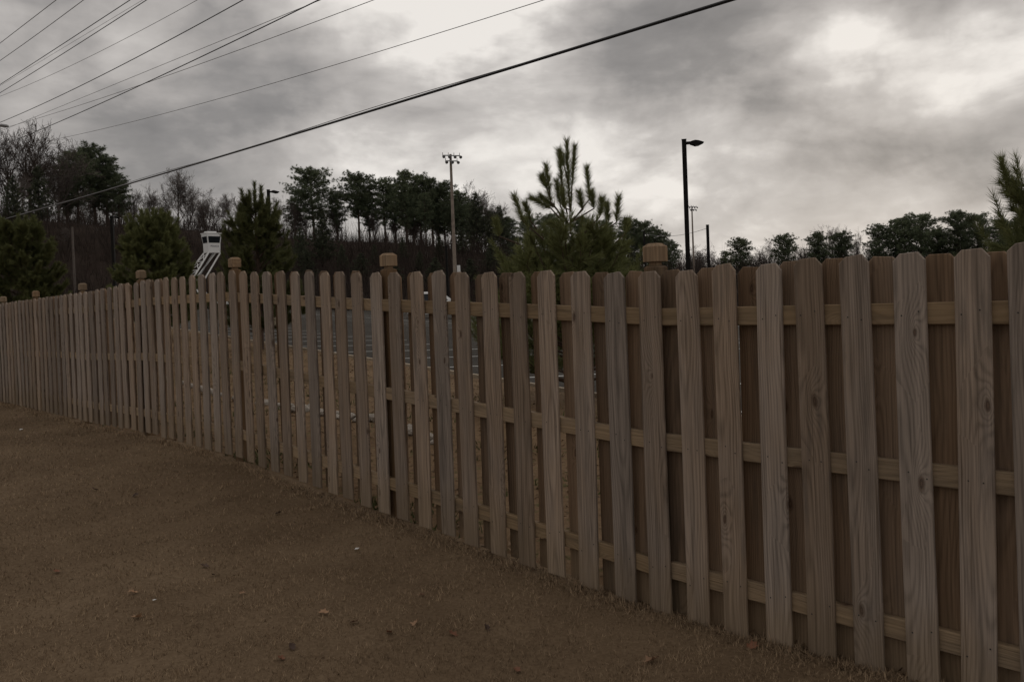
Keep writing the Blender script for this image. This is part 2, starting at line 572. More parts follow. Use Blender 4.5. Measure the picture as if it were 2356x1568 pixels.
M['lawn'] = ground_mat('dormant_lawn_soil', [(0.34, (0.095, 0.064, 0.039)), (0.5, (0.16, 0.112, 0.070)), (0.66, (0.235, 0.170, 0.108))], 0.7, 45.0)
M['dirt'] = ground_mat('brown_bank_soil', [(0.34, (0.105, 0.066, 0.038)), (0.5, (0.17, 0.112, 0.066)), (0.66, (0.24, 0.165, 0.10))], 0.5, 22.0, 0.7,
                       (9.0, 0.60, (0.07, 0.08, 0.03), 0.5))
M['hill'] = ground_mat('leafy_hillside', [(0.34, (0.022, 0.016, 0.013)), (0.5, (0.036, 0.026, 0.021)), (0.66, (0.056, 0.041, 0.033))], 0.15, 2.2, 0.8)
M['asphalt'] = ground_mat('asphalt', [(0.34, (0.044, 0.039, 0.034)), (0.5, (0.056, 0.050, 0.043)), (0.66, (0.070, 0.063, 0.055))], 0.25, 60.0, 0.3)
M['line'] = plain('white_road_paint', (0.50, 0.50, 0.48), 0.7, 0, 0.12, 20.0)

# ------------------------------------------------------------------ the lie of the land
TH = radians(47.0)
FD = 3.46                                             # distance of the fence's front face
NX, NY = sin(TH), cos(TH)                             # across the fence, away from the lawn
DX, DY = -cos(TH), sin(TH)                            # along the fence, away to the left
GS = np.array([-30, -3, 1.0, 1.5, 2.2, 2.6, 3.4, 4.4, 5.1, 6.1, 6.9, 7.7, 8.9, 10.2, 12.4, 15, 17.8, 26, 60])
GZ = np.array([0.05, 0.02, 0, 0, -.035, -.045, -.035, -.012, .008, .03, .085, .118, .14, .13, .055, .045, 0, -.05, 0.3])
TS = np.array([-30, -3, .9, 1.3, 1.5, 2.0, 2.4, 2.9, 3.7, 4.2, 5, 6.2, 7.76, 10, 12.4, 17.4, 26, 60])
TZ = np.array([1.80, 1.79, 1.765, 1.762, 1.760, 1.755, 1.752, 1.762, 1.79, 1.812, 1.85, 1.912, 1.985, 1.99, 1.92, 1.85, 1.80, 2.0])
KX, KY, UX, UY = 0.26, 14.71, -0.58, 0.8146           # kerb line: a point and its direction
MX, MY = 0.8146, 0.58                                 # across the kerb, into the lot


def smooth(a):
    a = np.clip(a, 0, 1)
    return a * a * (3 - 2 * a)


def lot_z(X, Y):
    return 0.1578 - 0.056 * np.clip(X, -75, 14) - 0.0054 * np.clip(Y, -10, 120)


RIDGE_PX = [(-700, 480), (-300, 495), (0, 505), (156, 517), (300, 528), (420, 532), (505, 535), (676, 551), (786, 558), (893, 559), (1009, 570), (1093, 579),
            (1200, 600), (1300, 622), (1420, 645), (1550, 652), (1700, 652), (2500, 615)]
_ra, _re = [], []
for p in RIDGE_PX:
    r_ = ray(*p)
    _ra.append(atan2(r_[0], r_[1]))
    _re.append(r_[2] / math.hypot(r_[0], r_[1]))
_ra, _re = np.array(_ra), np.array(_re)
R0, R1 = 98.0, 172.0


def land_z(X, Y):
    X, Y = np.asarray(X, float), np.asarray(Y, float)
    s = X * DX + Y * DY
    t = X * NX + Y * NY
    zb = np.interp(s, GS, GZ)
    dk = (X - KX) * MX + (Y - KY) * MY
    w = smooth((t - FD - 0.6) / np.maximum((t - FD - 0.6) - (dk + 0.2), 0.01))
    w = np.where(t < FD + 0.6, 0.0, np.where(dk > -0.2, 1.0, w))
    z = zb * (1 - w) + lot_z(X, Y) * w
    R = np.hypot(X, Y)
    az = np.arctan2(X, Y)
    zr = 1.65 + R1 * np.interp(az, _ra, _re)
    back = (Y < 0) * 1.0
    hw = smooth((R - R0) / (R1 - R0)) * (1 - back) * smooth((1.35 - np.abs(az)) / 0.3)
    return z * (1 - hw) + zr * hw


def lz(x, y):
    return float(land_z(x, y))


def grid_sheet(name, P, mat, smooth_=True):
    """P (n,m,3)"""
    n, m_ = P.shape[:2]
    idx = np.arange(n * m_).reshape(n, m_)
    a, b_, c, d = idx[:-1, :-1].ravel(), idx[1:, :-1].ravel(), idx[1:, 1:].ravel(), idx[:-1, 1:].ravel()
    T = np.concatenate([np.stack([a, b_, c], 1), np.stack([a, c, d], 1)])
    me = fast_mesh(name, P.reshape(-1, 3), T, mat)
    if smooth_:
        me.polygons.foreach_set('use_smooth', [True] * len(me.polygons))
    o = put(name, me)
    return structure(o)


def along(s, t, z=0.0):
    return np.array([s * DX + t * NX, s * DY + t * NY, z])


# whole ground, polar so that it is fine near and reaches the horizon
rr = np.concatenate([np.linspace(0.05, 40, 90), np.linspace(41, 180, 70)])
aa = np.linspace(-pi, pi, 361)
RR, AA = np.meshgrid(rr, aa, indexing='ij')
GX, GY = RR * np.sin(AA), RR * np.cos(AA)
GZZ = land_z(GX, GY)
tt_ = GX * NX + GY * NY
dk_ = (GX - KX) * MX + (GY - KY) * MY
GZZ = GZZ - 0.05 * (tt_ < FD + 0.2) - 0.12 * (dk_ > -0.1) * (RR < R0 + 10)
near = RR < R0
# bank soil near, hillside farther out
i_split = int(np.searchsorted(rr, 96.0))
grid_sheet('ground', np.stack([GX, GY, GZZ], 2)[:i_split + 1][:, ::-1], M['dirt'])
hill_r = np.concatenate([rr[i_split:], [220, 400, 900, 3000]])
RR, AA = np.meshgrid(hill_r, aa, indexing='ij')
HX, HY = RR * np.sin(AA), RR * np.cos(AA)
HZ = land_z(HX, HY)
HZ = np.where(RR > 180, land_z(180 * np.sin(AA), 180 * np.cos(AA)) - (RR - 180) * 0.012, HZ)
HZ[0] = GZZ[i_split]
grid_sheet('hillside', np.stack([HX, HY, HZ], 2)[:, ::-1], M['hill'])
# lawn on the near side of the fence
ss = np.linspace(-30, 60, 361)
ts = np.concatenate([np.linspace(-30, 0, 40)[:-1], np.linspace(0, FD + 0.12, 40)])
SSg, TTg = np.meshgrid(ss, ts, indexing='ij')
LX, LY = SSg * DX + TTg * NX, SSg * DY + TTg * NY
bumps = 0.012 * np.sin(LX * 2.1 + 1.3 * np.sin(LY * 1.1)) * np.sin(LY * 1.7 + 0.6) + 0.006 * np.sin(LX * 5.3 + LY * 3.1)


def lawn_z(X, Y):
    t = X * NX + Y * NY
    fade = np.clip((FD - t) / 0.6, 0, 1)
    b = 0.012 * np.sin(X * 2.1 + 1.3 * np.sin(Y * 1.1)) * np.sin(Y * 1.7 + 0.6) + 0.006 * np.sin(X * 5.3 + Y * 3.1)
    return land_z(X, Y) + b * fade


grid_sheet('lawn', np.stack([LX, LY, lawn_z(LX, LY)], 2), M['lawn'])

# parking lot, kerb, painted stalls
u = np.linspace(-34, 140, 59)
v = np.linspace(0.0, 86, 30)
UU, VV = np.meshgrid(u, v, indexing='ij')
PX_, PY_ = KX + UU * UX + VV * MX, KY + UU * UY + VV * MY
grid_sheet('parking_lot', np.stack([PX_, PY_, lot_z(PX_, PY_) - 0.02], 2)[:, ::-1], M['asphalt'])
kb = MB()
for i in range(len(u) - 1):
    pts = []
    for uu in (u[i], u[i + 1]):
        for q, hz in ((-0.13, -0.25), (-0.13, 0.04), (-0.02, 0.04), (0.0, -0.25)):
            x, y = KX + uu * UX + q * MX, KY + uu * UY + q * MY
            pts.append((x, y, lot_z(x, y) + hz))
    kb.add(pts, [(0, 1, 5, 4), (1, 2, 6, 5), (2, 3, 7, 6)])
structure(kb.build('kerb', M['concrete']))
ln = MB()


def stripe(u0, v0, u1, v1, w=0.11):
    P = []
    d = np.array([u1 - u0, v1 - v0])
    L = np.hypot(*d)
    nrm = np.array([-d[1], d[0]]) / L * w / 2
    n = max(1, int(L / 1.5))
    for i in range(n + 1):
        c = np.array([u0, v0]) + d * i / n
        for sgn in (-1, 1):
            q = c + nrm * sgn
            x, y = KX + q[0] * UX + q[1] * MX, KY + q[0] * UY + q[1] * MY
            P.append((x, y, lot_z(x, y) - 0.014))
    ln.add(P, [(2 * i, 2 * i + 1, 2 * i + 3, 2 * i + 2) for i in range(n)])


for q in range(-11, 30):
    uu = 1.15 + q * 2.7
    stripe(uu, 0.15, uu, 5.4)
    for v0, v1 in ((12.6, 17.9), (17.9, 23.2), (30.4, 35.7), (35.7, 41.0), (48.2, 53.4)):
        stripe(uu, v0, uu, v1)
for v0 in (17.9, 35.7):
    stripe(-26, v0, 75, v0)
structure(ln.build('parking_lines', M['line']))

# ------------------------------------------------------------------ the fence
fence = thing('shadowbox_fence', 'long weathered wooden shadowbox fence with dog-eared pickets between lawn and parking lot', 'fence',
              (NX * FD, NY * FD, 0), -TH)
S0, S1 = -2.3, 27.5


def picket_mesh(i, mats, nails=True):
    rg = np.random.default_rng(100 + i)
    w, th, H, e = 0.140, 0.0165, 1.80, 0.035
    bow = rg.normal(0, 0.0035)
    twist = rg.normal(0, 0.0025)
    cut = rg.normal(0, 0.002)

    def outline(ins):
        h = w / 2 - ins
        o = [(-h, ins)]
        zs = [0.45, 0.9, 1.35]
        o.append((h, ins))
        o += [(h, z) for z in zs]
        ee = e * 0.9 + rg.normal(0, 0.0) 
        o += [(h, H - ee - ins * 0.4), (h - ee, H - ins + cut), (-h + ee, H - ins - cut), (-h, H - ee - ins * 0.4)]
        o += [(-h, z) for z in zs[::-1]]
        return o
    mb = MB()
    rings = []
    for ins, y in ((0.003, 0.0), (0.0, 0.003), (0.0, th - 0.003), (0.003, th)):
        rings.append([(x + bow * sin(pi * z / H), y + twist * sin(pi * z / H) * (1 + x * 8), z) for x, z in outline(ins)])
    n = len(rings[0])
    V = [p for rg_ in rings for p in rg_]
    Fs = []
    for k_ in range(3):
        for j in range(n):
            a, b_ = k_ * n + j, k_ * n + (j + 1) % n
            Fs.append((a, b_, b_ + n, a + n))
    # front and back as strips of quads/tris between left and right side points
    def face(o, rev):
        R_ = [1, 2, 3, 4, 5]
        L_ = [0, 11, 10, 9, 8]
        fs = []
        for a in range(4):
            fs.append((o + L_[a], o + R_[a], o + R_[a + 1], o + L_[a + 1]))
        fs.append((o + 8, o + 5, o + 6, o + 7))
        return [f[::-1] if rev else f for f in fs]
    Fs += face(0, False) + face(3 * n, True)
    mb.add(V, Fs, 0)
    if nails:
        for zz in (0.235, 0.905, 1.555):
            for sx in (-1, 1):
                cx, cz = sx * (0.036 + rg.normal(0, 0.006)), zz + rg.normal(0, 0.014)
                r_ = 0.0038
                yy = -0.0011 + twist * sin(pi * cz / H) - abs(twist) * .3
                mb.add([(cx, yy, cz)] + [(cx + r_ * cos(a), yy + 0.0006, cz + r_ * sin(a)) for a in np.arange(6) * pi / 3],
                       [(0, 1 + (k_ + 1) % 6, 1 + k_) for k_ in range(6)], 1)
    return mb.mesh('picket', mats)


front_meshes = [picket_mesh(i, [M['board'], M['nail']]) for i in range(8)]
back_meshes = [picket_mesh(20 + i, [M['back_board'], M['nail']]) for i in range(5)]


def back_project(x, y, d):
    r_ = ray(x, y)
    q = r_ * (d / (r_[0] * NX + r_[1] * NY))
    return q[0] * DX + q[1] * DY, q[2] + EYE[2]


EDGES = [(895, 925), (947, 975), (1000, 1028), (1050, 1083), (1108, 1148), (1172, 1214), (1240, 1280), (1312, 1356), (1395, 1442), (1474, 1524),
         (1557, 1612), (1642, 1700), (1742, 1800), (1836, 1902), (1943, 2013), (2065, 2140), (2190, 2268)]
front_s = sorted(0.5 * (back_project(a, 800, FD)[0] + back_project(b_, 800, FD)[0]) for a, b_ in EDGES)
sp_ = 0.2445
lo = front_s[0]
while lo > S0:
    lo -= 0.212
    front_s.append(lo)
hi = max(front_s)
while hi < S1:
    hi += sp_
    front_s.append(hi + random.gauss(0, 0.006))
front_s = sorted(front_s)
posts_s = [back_project(x, y, FD + 0.10)[0] for x, y in ((1507, 600), (893, 600), (537, 608), (327, 635), (188, 662), (80, 682), (7, 690))]
posts_s = [posts_s[0] - 4.98, posts_s[0] - 2.49] + posts_s + [posts_s[-1] + 2.49 * k_ for k_ in range(1, 5)]
for i, s_ in enumerate(front_s):
    o = put('picket', front_meshes[(i * 5 + i // 3) % 8], fence,
            (-s_, 0.0, float(np.interp(s_, TS, TZ)) - 1.80 + random.gauss(0, 0.006)),
            (random.gauss(0, 0.003), random.gauss(0, 0.006), random.gauss(0, 0.012)))
    if s_ < 2.5:
        o.scale = (0.91, 1, 1)
for i in range(len(front_s) - 1):
    s_ = 0.5 * (front_s[i] + front_s[i + 1]) + random.gauss(0, 0.006)
    if s_ < 3.0:
        s_ += 0.024
    if min(abs(s_ - p) for p in posts_s) < 0.118:
        near_p = min(posts_s, key=lambda p: abs(s_ - p))
        if abs(s_ - near_p) < 0.05:
            continue
        s_ = near_p + (0.122 if s_ > near_p else -0.122)
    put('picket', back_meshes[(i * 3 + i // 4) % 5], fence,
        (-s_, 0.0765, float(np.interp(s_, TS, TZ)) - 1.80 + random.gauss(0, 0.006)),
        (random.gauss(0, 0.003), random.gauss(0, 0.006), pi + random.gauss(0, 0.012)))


def rail_mesh():
    mb = MB()
    # a rounded-edge 2x4: chamfered section along x
    h, d, c = 0.0445, 0.019, 0.004
    sec = [(-d + c, -h), (d - c, -h), (d, -h + c), (d, h - c), (d - c, h), (-d + c, h), (-d, h - c), (-d, -h + c)]
    n = len(sec)
    V = [(x, y, z) for x in (-0.5, 0.5) for y, z in sec]
    Fs = [(j, (j + 1) % n, (j + 1) % n + n, j + n) for j in range(n)] + [tuple(range(n)), tuple(range(n, 2 * n))]
    mb.add(V, Fs)
    return mb


def make_rail(sa, sb, zc_):
    mb = rail_mesh()
    za, zb = (float(np.interp(q, TS, TZ)) - 1.80 + zc_ for q in (sa, sb))
    L = sb - sa - 0.006
    mb.v = [(x * L, y, z) for x, y, z in mb.v]
    mid = 0.5 * (sa + sb)
    # follow the line of the picket tops, which the straight rail meets at both posts
    return mb.build('rail', M['rail'], fence), mid, 0.5 * (za + zb), atan2(zb - za, sb - sa)


for a, b_ in zip(posts_s[:-1], posts_s[1:]):
    for zc_ in (1.555, 0.905, 0.235):
        o, mid, zz, ang = make_rail(a, b_, zc_)
        o.location = (-mid, 0.038, zz + random.gauss(0, 0.006))
        o.rotation_euler = (0, ang, 0)


def post_mesh():
    mb = MB()
    h = 0.0445
    z1 = 1.825
    lv = [(-0.5, h), (z1 - 0.012, h), (z1, h - 0.014)]
    V, Fs = [], []
    for z, q in lv:
        V += [(-q, -q, z), (q, -q, z), (q, q, z), (-q, q, z)]
    for i in range(len(lv) - 1):
        for k_ in range(4):
            a, b_ = i * 4 + k_, i * 4 + (k_ + 1) % 4
            Fs.append((a, b_, b_ + 4, a + 4))
    Fs.append((8, 9, 10, 11))
    mb.add(V, Fs)
    cap = MB()
    lv = [(z1, h - 0.021), (z1 + 0.018, h - 0.021), (z1 + 0.0185, h), (z1 + 0.020, h + 0.002), (z1 + 0.098, h + 0.002), (z1 + 0.100, h), (z1 + 0.116, h - 0.018), (z1 + 0.1165, h - 0.020)]
    V, Fs = [], []
    for z, q in lv:
        V += [(-q, -q, z), (q, -q, z), (q, q, z), (-q, q, z)]
    for i in range(len(lv) - 1):
        for k_ in range(4):
            a, b_ = i * 4 + k_, i * 4 + (k_ + 1) % 4
            Fs.append((a, b_, b_ + 4, a + 4))
    Fs.append(tuple((len(lv) - 1) * 4 + k_ for k_ in range(4)))
    cap.add(V, Fs)
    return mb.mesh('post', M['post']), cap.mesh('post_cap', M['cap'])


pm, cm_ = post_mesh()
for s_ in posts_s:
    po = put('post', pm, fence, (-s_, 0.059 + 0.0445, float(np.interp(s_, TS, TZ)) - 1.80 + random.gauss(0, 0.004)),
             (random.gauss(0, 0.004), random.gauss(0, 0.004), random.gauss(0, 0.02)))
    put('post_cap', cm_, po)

# ------------------------------------------------------------------ grass and litter
def blades(name, X, Y, Z, hgt, wid, lean, rg, mat, tone):
    n = len(X)
    az = rg.uniform(0, 2 * pi, n)
    ph = rg.uniform(0, 2 * pi, n)
    bx, by = np.cos(ph) * wid / 2, np.sin(ph) * wid / 2
    tx, ty, tz = np.sin(lean) * np.cos(az) * hgt, np.sin(lean) * np.sin(az) * hgt, np.cos(lean) * hgt
    V = np.empty((n, 3, 3))
    V[:, 0] = np.stack([X - bx, Y - by, Z], 1)
    V[:, 1] = np.stack([X + bx, Y + by, Z], 1)
    V[:, 2] = np.stack([X + tx, Y + ty, Z + tz], 1)
    T = np.arange(n * 3).reshape(n, 3)
    return put(name, fast_mesh(name, V.reshape(-1, 3), T, mat, np.repeat(tone, 3)))


def fbm(X, Y, rg, f0=0.6, oct_=5):
    v = np.zeros_like(X)
    a = 1.0
    for o in range(oct_):
        for _ in range(3):
            th = rg.uniform(0, 2 * pi)
            fr = f0 * 2.1 ** o * rg.uniform(0.7, 1.3)
            v += a * np.sin(fr * (X * cos(th) + Y * sin(th)) * 2 * pi + rg.uniform(0, 6.28)) / 3
        a *= 0.62
    return v


rg = np.random.default_rng(3)
N = 900000
u_ = rg.uniform(0, 1, N)
ra, rb, pw = 1.6, 34.0, 0.30                          # more blades near the viewer
R_ = (ra ** pw + u_ * (rb ** pw - ra ** pw)) ** (1 / pw)
A_ = rg.uniform(radians(-46), radians(46), N)
X, Y = R_ * np.sin(A_), R_ * np.cos(A_)
t_ = X * NX + Y * NY
keep = t_ < FD + 0.01
X, Y, R_, t_ = X[keep], Y[keep], R_[keep], t_[keep]
cl = fbm(X, Y, np.random.default_rng(8), 0.35)
cl2 = 0.6 * fbm(X, Y, np.random.default_rng(9), 2.2, 3) + 0.6 * fbm(X, Y, np.random.default_rng(10), 9.0, 2)
keep = rg.uniform(-1.0, 1.3, len(X)) < cl2 * 1.3 + 0.50
X, Y, R_, t_, cl, cl2 = X[keep], Y[keep], R_[keep], t_[keep], cl[keep], cl2[keep]
edge = np.clip((t_ - (FD - 0.14)) / 0.14, 0, 1)
hgt = rg.uniform(0.012, 0.033, len(X)) * np.clip(1 + 0.4 * cl2, 0.4, 2) + edge * rg.uniform(0, 0.05, len(X))
wid = 0.0019 + 0.00068 * R_
tone = np.clip(0.42 + 0.13 * cl + 0.27 * cl2 + rg.normal(0, 0.26, len(X)), 0, 1)
g_ = blades('grass', X, Y, lawn_z(X, Y) - 0.004, hgt, wid, rg.uniform(0.15, 1.35, len(X)), rg, M['straw'], tone)
tag(g_, kind='stuff', cat='grass', label='short brown dormant grass covering the lawn in front of the fence')

N = 60000
s_ = rg.uniform(-1, 20, N)
t_ = FD - np.abs(rg.normal(0, 0.07, N)) + 0.03
X, Y = s_ * DX + t_ * NX, s_ * DY + t_ * NY
c1 = fbm(s_, t_ * 0.5, np.random.default_rng(41), 0.9, 4)
keep = (rg.uniform(-1.1, 1.1, N) < c1) & (s_ ** 1.0 > -1) & (rg.uniform(0, 1, N) < np.clip(4.0 / np.maximum(s_, 1), 0.15, 1))
X, Y, c1, s_ = X[keep], Y[keep], c1[keep], s_[keep]
n = len(X)
fg = blades('fence_foot_grass', X, Y, lawn_z(X, Y) - 0.004, rg.uniform(0.02, 0.07, n) * np.clip(0.7 + 0.4 * c1, 0.4, 1.4), 0.0028 + 0.0006 * np.hypot(X, Y),
            rg.uniform(0.1, 1.1, n), rg, M['straw'], np.clip(rg.normal(0.45, 0.28, n), 0, 1))
tag(fg, kind='stuff', cat='grass', label='taller dry grass growing in tufts along the foot of the fence')

N = 1500
s_ = rg.uniform(-1.0, 6.5, N)
t_ = FD - np.abs(rg.normal(0, 0.075, N)) + 0.05
X, Y = s_ * DX + t_ * NX, s_ * DY + t_ * NY
fl = blades('fence_foot_litter', X, Y, lawn_z(X, Y) + 0.012, rg.uniform(0.012, 0.045, N), rg.uniform(0.006, 0.02, N), rg.uniform(0.9, 1.6, N), rg, M['litter'],
            np.clip(rg.normal(0.35, 0.3, N), 0, 1))
tag(fl, kind='stuff', cat='leaf litter', label='bits of dead leaf and bark trapped along the foot of the fence')

# leaf litter and weeds on the bank behind the fence
N = 42000
s_ = rg.uniform(-4, 40, N)
t_ = FD + 0.10 + rg.uniform(0, 1, N) ** 1.25 * 9.5
X, Y = s_ * DX + t_ * NX, s_ * DY + t_ * NY
dk = (X - KX) * MX + (Y - KY) * MY
keep = (dk < -0.25) & (rg.uniform(0, 1, N) < 0.8)
X, Y = X[keep], Y[keep]
n = len(X)
tone = np.clip(rg.normal(0.45, 0.28, n), 0, 1)
lit = blades('leaf_litter', X, Y, land_z(X, Y) + 0.004, rg.uniform(0.03, 0.07, n), rg.uniform(0.015, 0.045, n), rg.uniform(1.0, 1.5, n), rg, M['litter'], tone)
tag(lit, kind='stuff', cat='leaf litter', label='brown fallen leaves scattered over the bank behind the fence')
N = 26000
s_ = rg.uniform(-4, 30, N)
t_ = FD + 0.10 + rg.uniform(0, 1, N) ** 1.6 * 5.0
X, Y = s_ * DX + t_ * NX, s_ * DY + t_ * NY
pm_ = fbm(X, Y, np.random.default_rng(21), 0.5, 4)
keep = (pm_ > 0.35) & (((X - KX) * MX + (Y - KY) * MY) < -0.3)
X, Y = X[keep], Y[keep]
n = len(X)
wd = blades('weeds', X, Y, land_z(X, Y), rg.uniform(0.03, 0.12, n), rg.uniform(0.008, 0.02, n), rg.uniform(0.1, 1.0, n), rg, M['weeds'], rg.uniform(0, 1, n))
tag(wd, kind='stuff', cat='weeds', label='low green weeds in patches on the bank behind the fence')

# rocks in a row on the bank
def ground_at(x, y):
    r_ = ray(x, y)
    p = EYE + r_ * 2
    lo_, hi_ = 1.0, 260.0
    for _ in range(60):
        mid = 0.5 * (lo_ + hi_)
        p = EYE + r_ * mid
        if p[2] > lz(p[0], p[1]):
            lo_ = mid
        else:
            hi_ = mid
    return p


def rock_mesh(i):
    rg_ = np.random.default_rng(50 + i)
    bm = bmesh.new()
    bmesh.ops.create_icosphere(bm, subdivisions=2, radius=1.0)
    k1 = rg_.normal(0, 1, (5, 3))
    for v_ in bm.verts:
        p = np.array(v_.co)
        d = 1 + 0.20 * sum(sin(float(p @ q) * 2.2 + q[0] * 3) for q in k1) / 2.2
        v_.co = Vector(p * d * np.array([1.0, 0.8, 0.6]))
    me = bpy.data.meshes.new('rock')
    bm.to_mesh(me)
    bm.free()
    me.materials.append(M['rock'])
    return me


rocks = [rock_mesh(i) for i in range(4)]
row = [(380, 876), (423, 890), (489, 903), (565, 924), (640, 938), (700, 947), (776, 961), (823, 967), (870, 975), (945, 1000), (1010, 1018), (1290, 1090)]
rk = 0
for (a, b_) in zip(row[:-1], row[1:]):
    for q in range(4):
        f_ = (q + random.random()) / 4
        p = ground_at(a[0] + (b_[0] - a[0]) * f_, a[1] + (b_[1] - a[1]) * f_ + random.gauss(0, 3))
        sz = random.uniform(0.05, 0.13)
        o = put('rock', rocks[rk % 4], None, (p[0], p[1], lz(p[0], p[1]) + sz * 0.2), (random.uniform(-.3, .3), random.uniform(-.3, .3), random.uniform(0, 6)))
        o.scale = (sz * random.uniform(0.8, 1.5), sz, sz)
        tag(o, 'pale rock in the broken row of rocks seen through the fence gaps', 'rock', 'pale rocks lying in a row behind the fence')
        rk += 1

# single dead leaves on the lawn
def leaf_mesh(i, mat):
    rg_ = np.random.default_rng(70 + i)
    n = 22
    pts = []
    for k_ in range(n):
        a = 2 * pi * k_ / n
        lob = 1 + 0.20 * cos(a * 7 + 0.6 * sin(a)) + rg_.normal(0, 0.09)
        x, y = cos(a) * 1.0 * lob, sin(a) * 0.62 * lob
        pts.append((x, y))
    mb = MB()
    curl = rg_.uniform(0.5, 1.1)
    V = [(0, 0, 0.02)]
    for sc_ in (0.55, 1.0):
        for x, y in pts:
            x, y = x * sc_, y * sc_
            V.append((x, y, curl * y * y + 0.25 * curl * x * x + 0.12 * sin(3 * x + i)))
    Fs = [(0, 1 + k_, 1 + (k_ + 1) % n) for k_ in range(n)]
    Fs += [(1 + k_, 1 + n + k_, 1 + n + (k_ + 1) % n, 1 + (k_ + 1) % n) for k_ in range(n)]
    mb.add(V, Fs)
    mb.tube([(-0.9, 0, 0.02), (-1.3, 0.05, 0.1), (-1.6, 0.02, 0.12)], [0.03, 0.025, 0.02], 4)
    return mb.mesh('leaf', mat)


def lawn_at(x, y):
    r_ = ray(x, y)
    lo_, hi_ = 0.5, 60.0
    for _ in range(50):
        mid = 0.5 * (lo_ + hi_)
        p = EYE + r_ * mid
        if p[2] > float(lawn_z(p[0], p[1])):
            lo_ = mid
        else:
            hi_ = mid
    return EYE + r_ * lo_


LEAVES = [
    (306, 1366, 'tan', .050, 'pale tan lobed leaf, left of the small white scrap on the lawn'),
    (316, 1424, 'tan', .062, 'curled tan leaf lying below the white scrap on the lawn'),
    (957, 1437, 'tan', .062, 'large pale orange oak leaf in the middle of the bottom lawn'),
    (815, 1434, 'rust', .046, 'small dark rust leaf left of the large pale orange oak leaf'),
    (745, 1413, 'tan', .050, 'flat tan leaf on open lawn at bottom centre, left of the rust leaf'),
    (895, 1458, 'rust', .048, 'rust leaf just below left of the large pale orange oak leaf'),
    (1042, 1462, 'rust', .048, 'curled reddish leaf right of the large pale orange oak leaf'),
    (1120, 1448, 'dark', .042, 'dark curled leaf standing on edge right of the reddish leaf'),
    (1500, 1524, 'tan', .072, 'biggest tan leaf near the bottom edge of the lawn beside the fence'),
    (1730, 1490, 'rust', .055, 'brown leaf lying close to the fence foot at lower right'),
    (640, 1183, 'dark', .055, 'very dark crumpled leaf on the lawn near the middle of the fence'),
    (645, 1518, 'rust', .050, 'bright rust leaf near the bottom edge of the lawn'),
    (672, 1492, 'dark', .046, 'dark curled leaf just above the bright rust leaf near the bottom edge'),
    (470, 1305, 'dark', .058, 'dark brown leaf pair on open lawn left of centre'),
    (492, 1325, 'dark', .040, 'smaller dark leaf beside the dark brown leaf on open lawn'),
    (557, 1368, 'tan', .034, 'tiny pale leaf on open lawn right of the white scrap'),
    (218, 1128, 'dark', .060, 'dark leaf on the far lawn left of the other dark leaf'),
    (311, 1142, 'dark', .050, 'second dark leaf on the far lawn towards the fence'),
    (970, 1371, 'rust', .034, 'tiny rust leaf on the lawn above the large pale orange oak leaf'),
    (1230, 1298, 'tan', .050, 'tan leaf caught at the foot of a picket in the middle of the fence'),
    (131, 1318, 'rust', .046, 'small rust leaf near the left edge of the lawn'),
    (1190, 1545, 'rust', .046, 'rust leaf at the very bottom of the lawn, centre right'),
]
lm = {c: [leaf_mesh(i + 3 * j, M['leaf_' + c]) for i in range(3)] for j, c in enumerate(('tan', 'rust', 'dark'))}
for i, (x, y, c, sz, lab) in enumerate(LEAVES):
    p = lawn_at(x, y)
    o = put('leaf', lm[c][i % 3], None, (p[0], p[1], p[2] + 0.012), (random.gauss(0, 0.25), random.gauss(0, 0.25), random.uniform(0, 6.28)))
    o.scale = (sz * 0.52,) * 3
    tag(o, lab, 'leaf', 'dead leaves on the lawn')
sc_m = MB()
sc_m.add([(-1, -.5, .1), (-.2, -.7, .3), (.9, -.4, .05), (1, .4, .3), (.1, .6, .1), (-.8, .5, .35), (0, 0, .5)], [(0, 1, 6), (1, 2, 6), (2, 3, 6), (3, 4, 6), (4, 5, 6), (5, 0, 6)])
scm = sc_m.mesh('paper_scrap', M['paper'])
for (x, y, sz, lab) in ((355, 1384, .011, 'tiny white paper scrap on the lawn between two tan leaves'), (821, 1266, .019, 'small white scrap on the lawn near the middle of the fence'),
                        (49, 990, .032, 'pale scrap on the far lawn near the left end of the fence')):
    p = lawn_at(x, y)
    o = put('paper_scrap', scm, None, (p[0], p[1], p[2] + 0.012), (0, 0, x))
    o.scale = (sz, sz, sz)
    tag(o, lab, 'scrap', 'white scraps on the lawn')

# ------------------------------------------------------------------ lamp posts, floodlights, poles
def at_px(x, y, d):
    r_ = ray(x, y)
    return EYE + r_ * (d / r_[1])


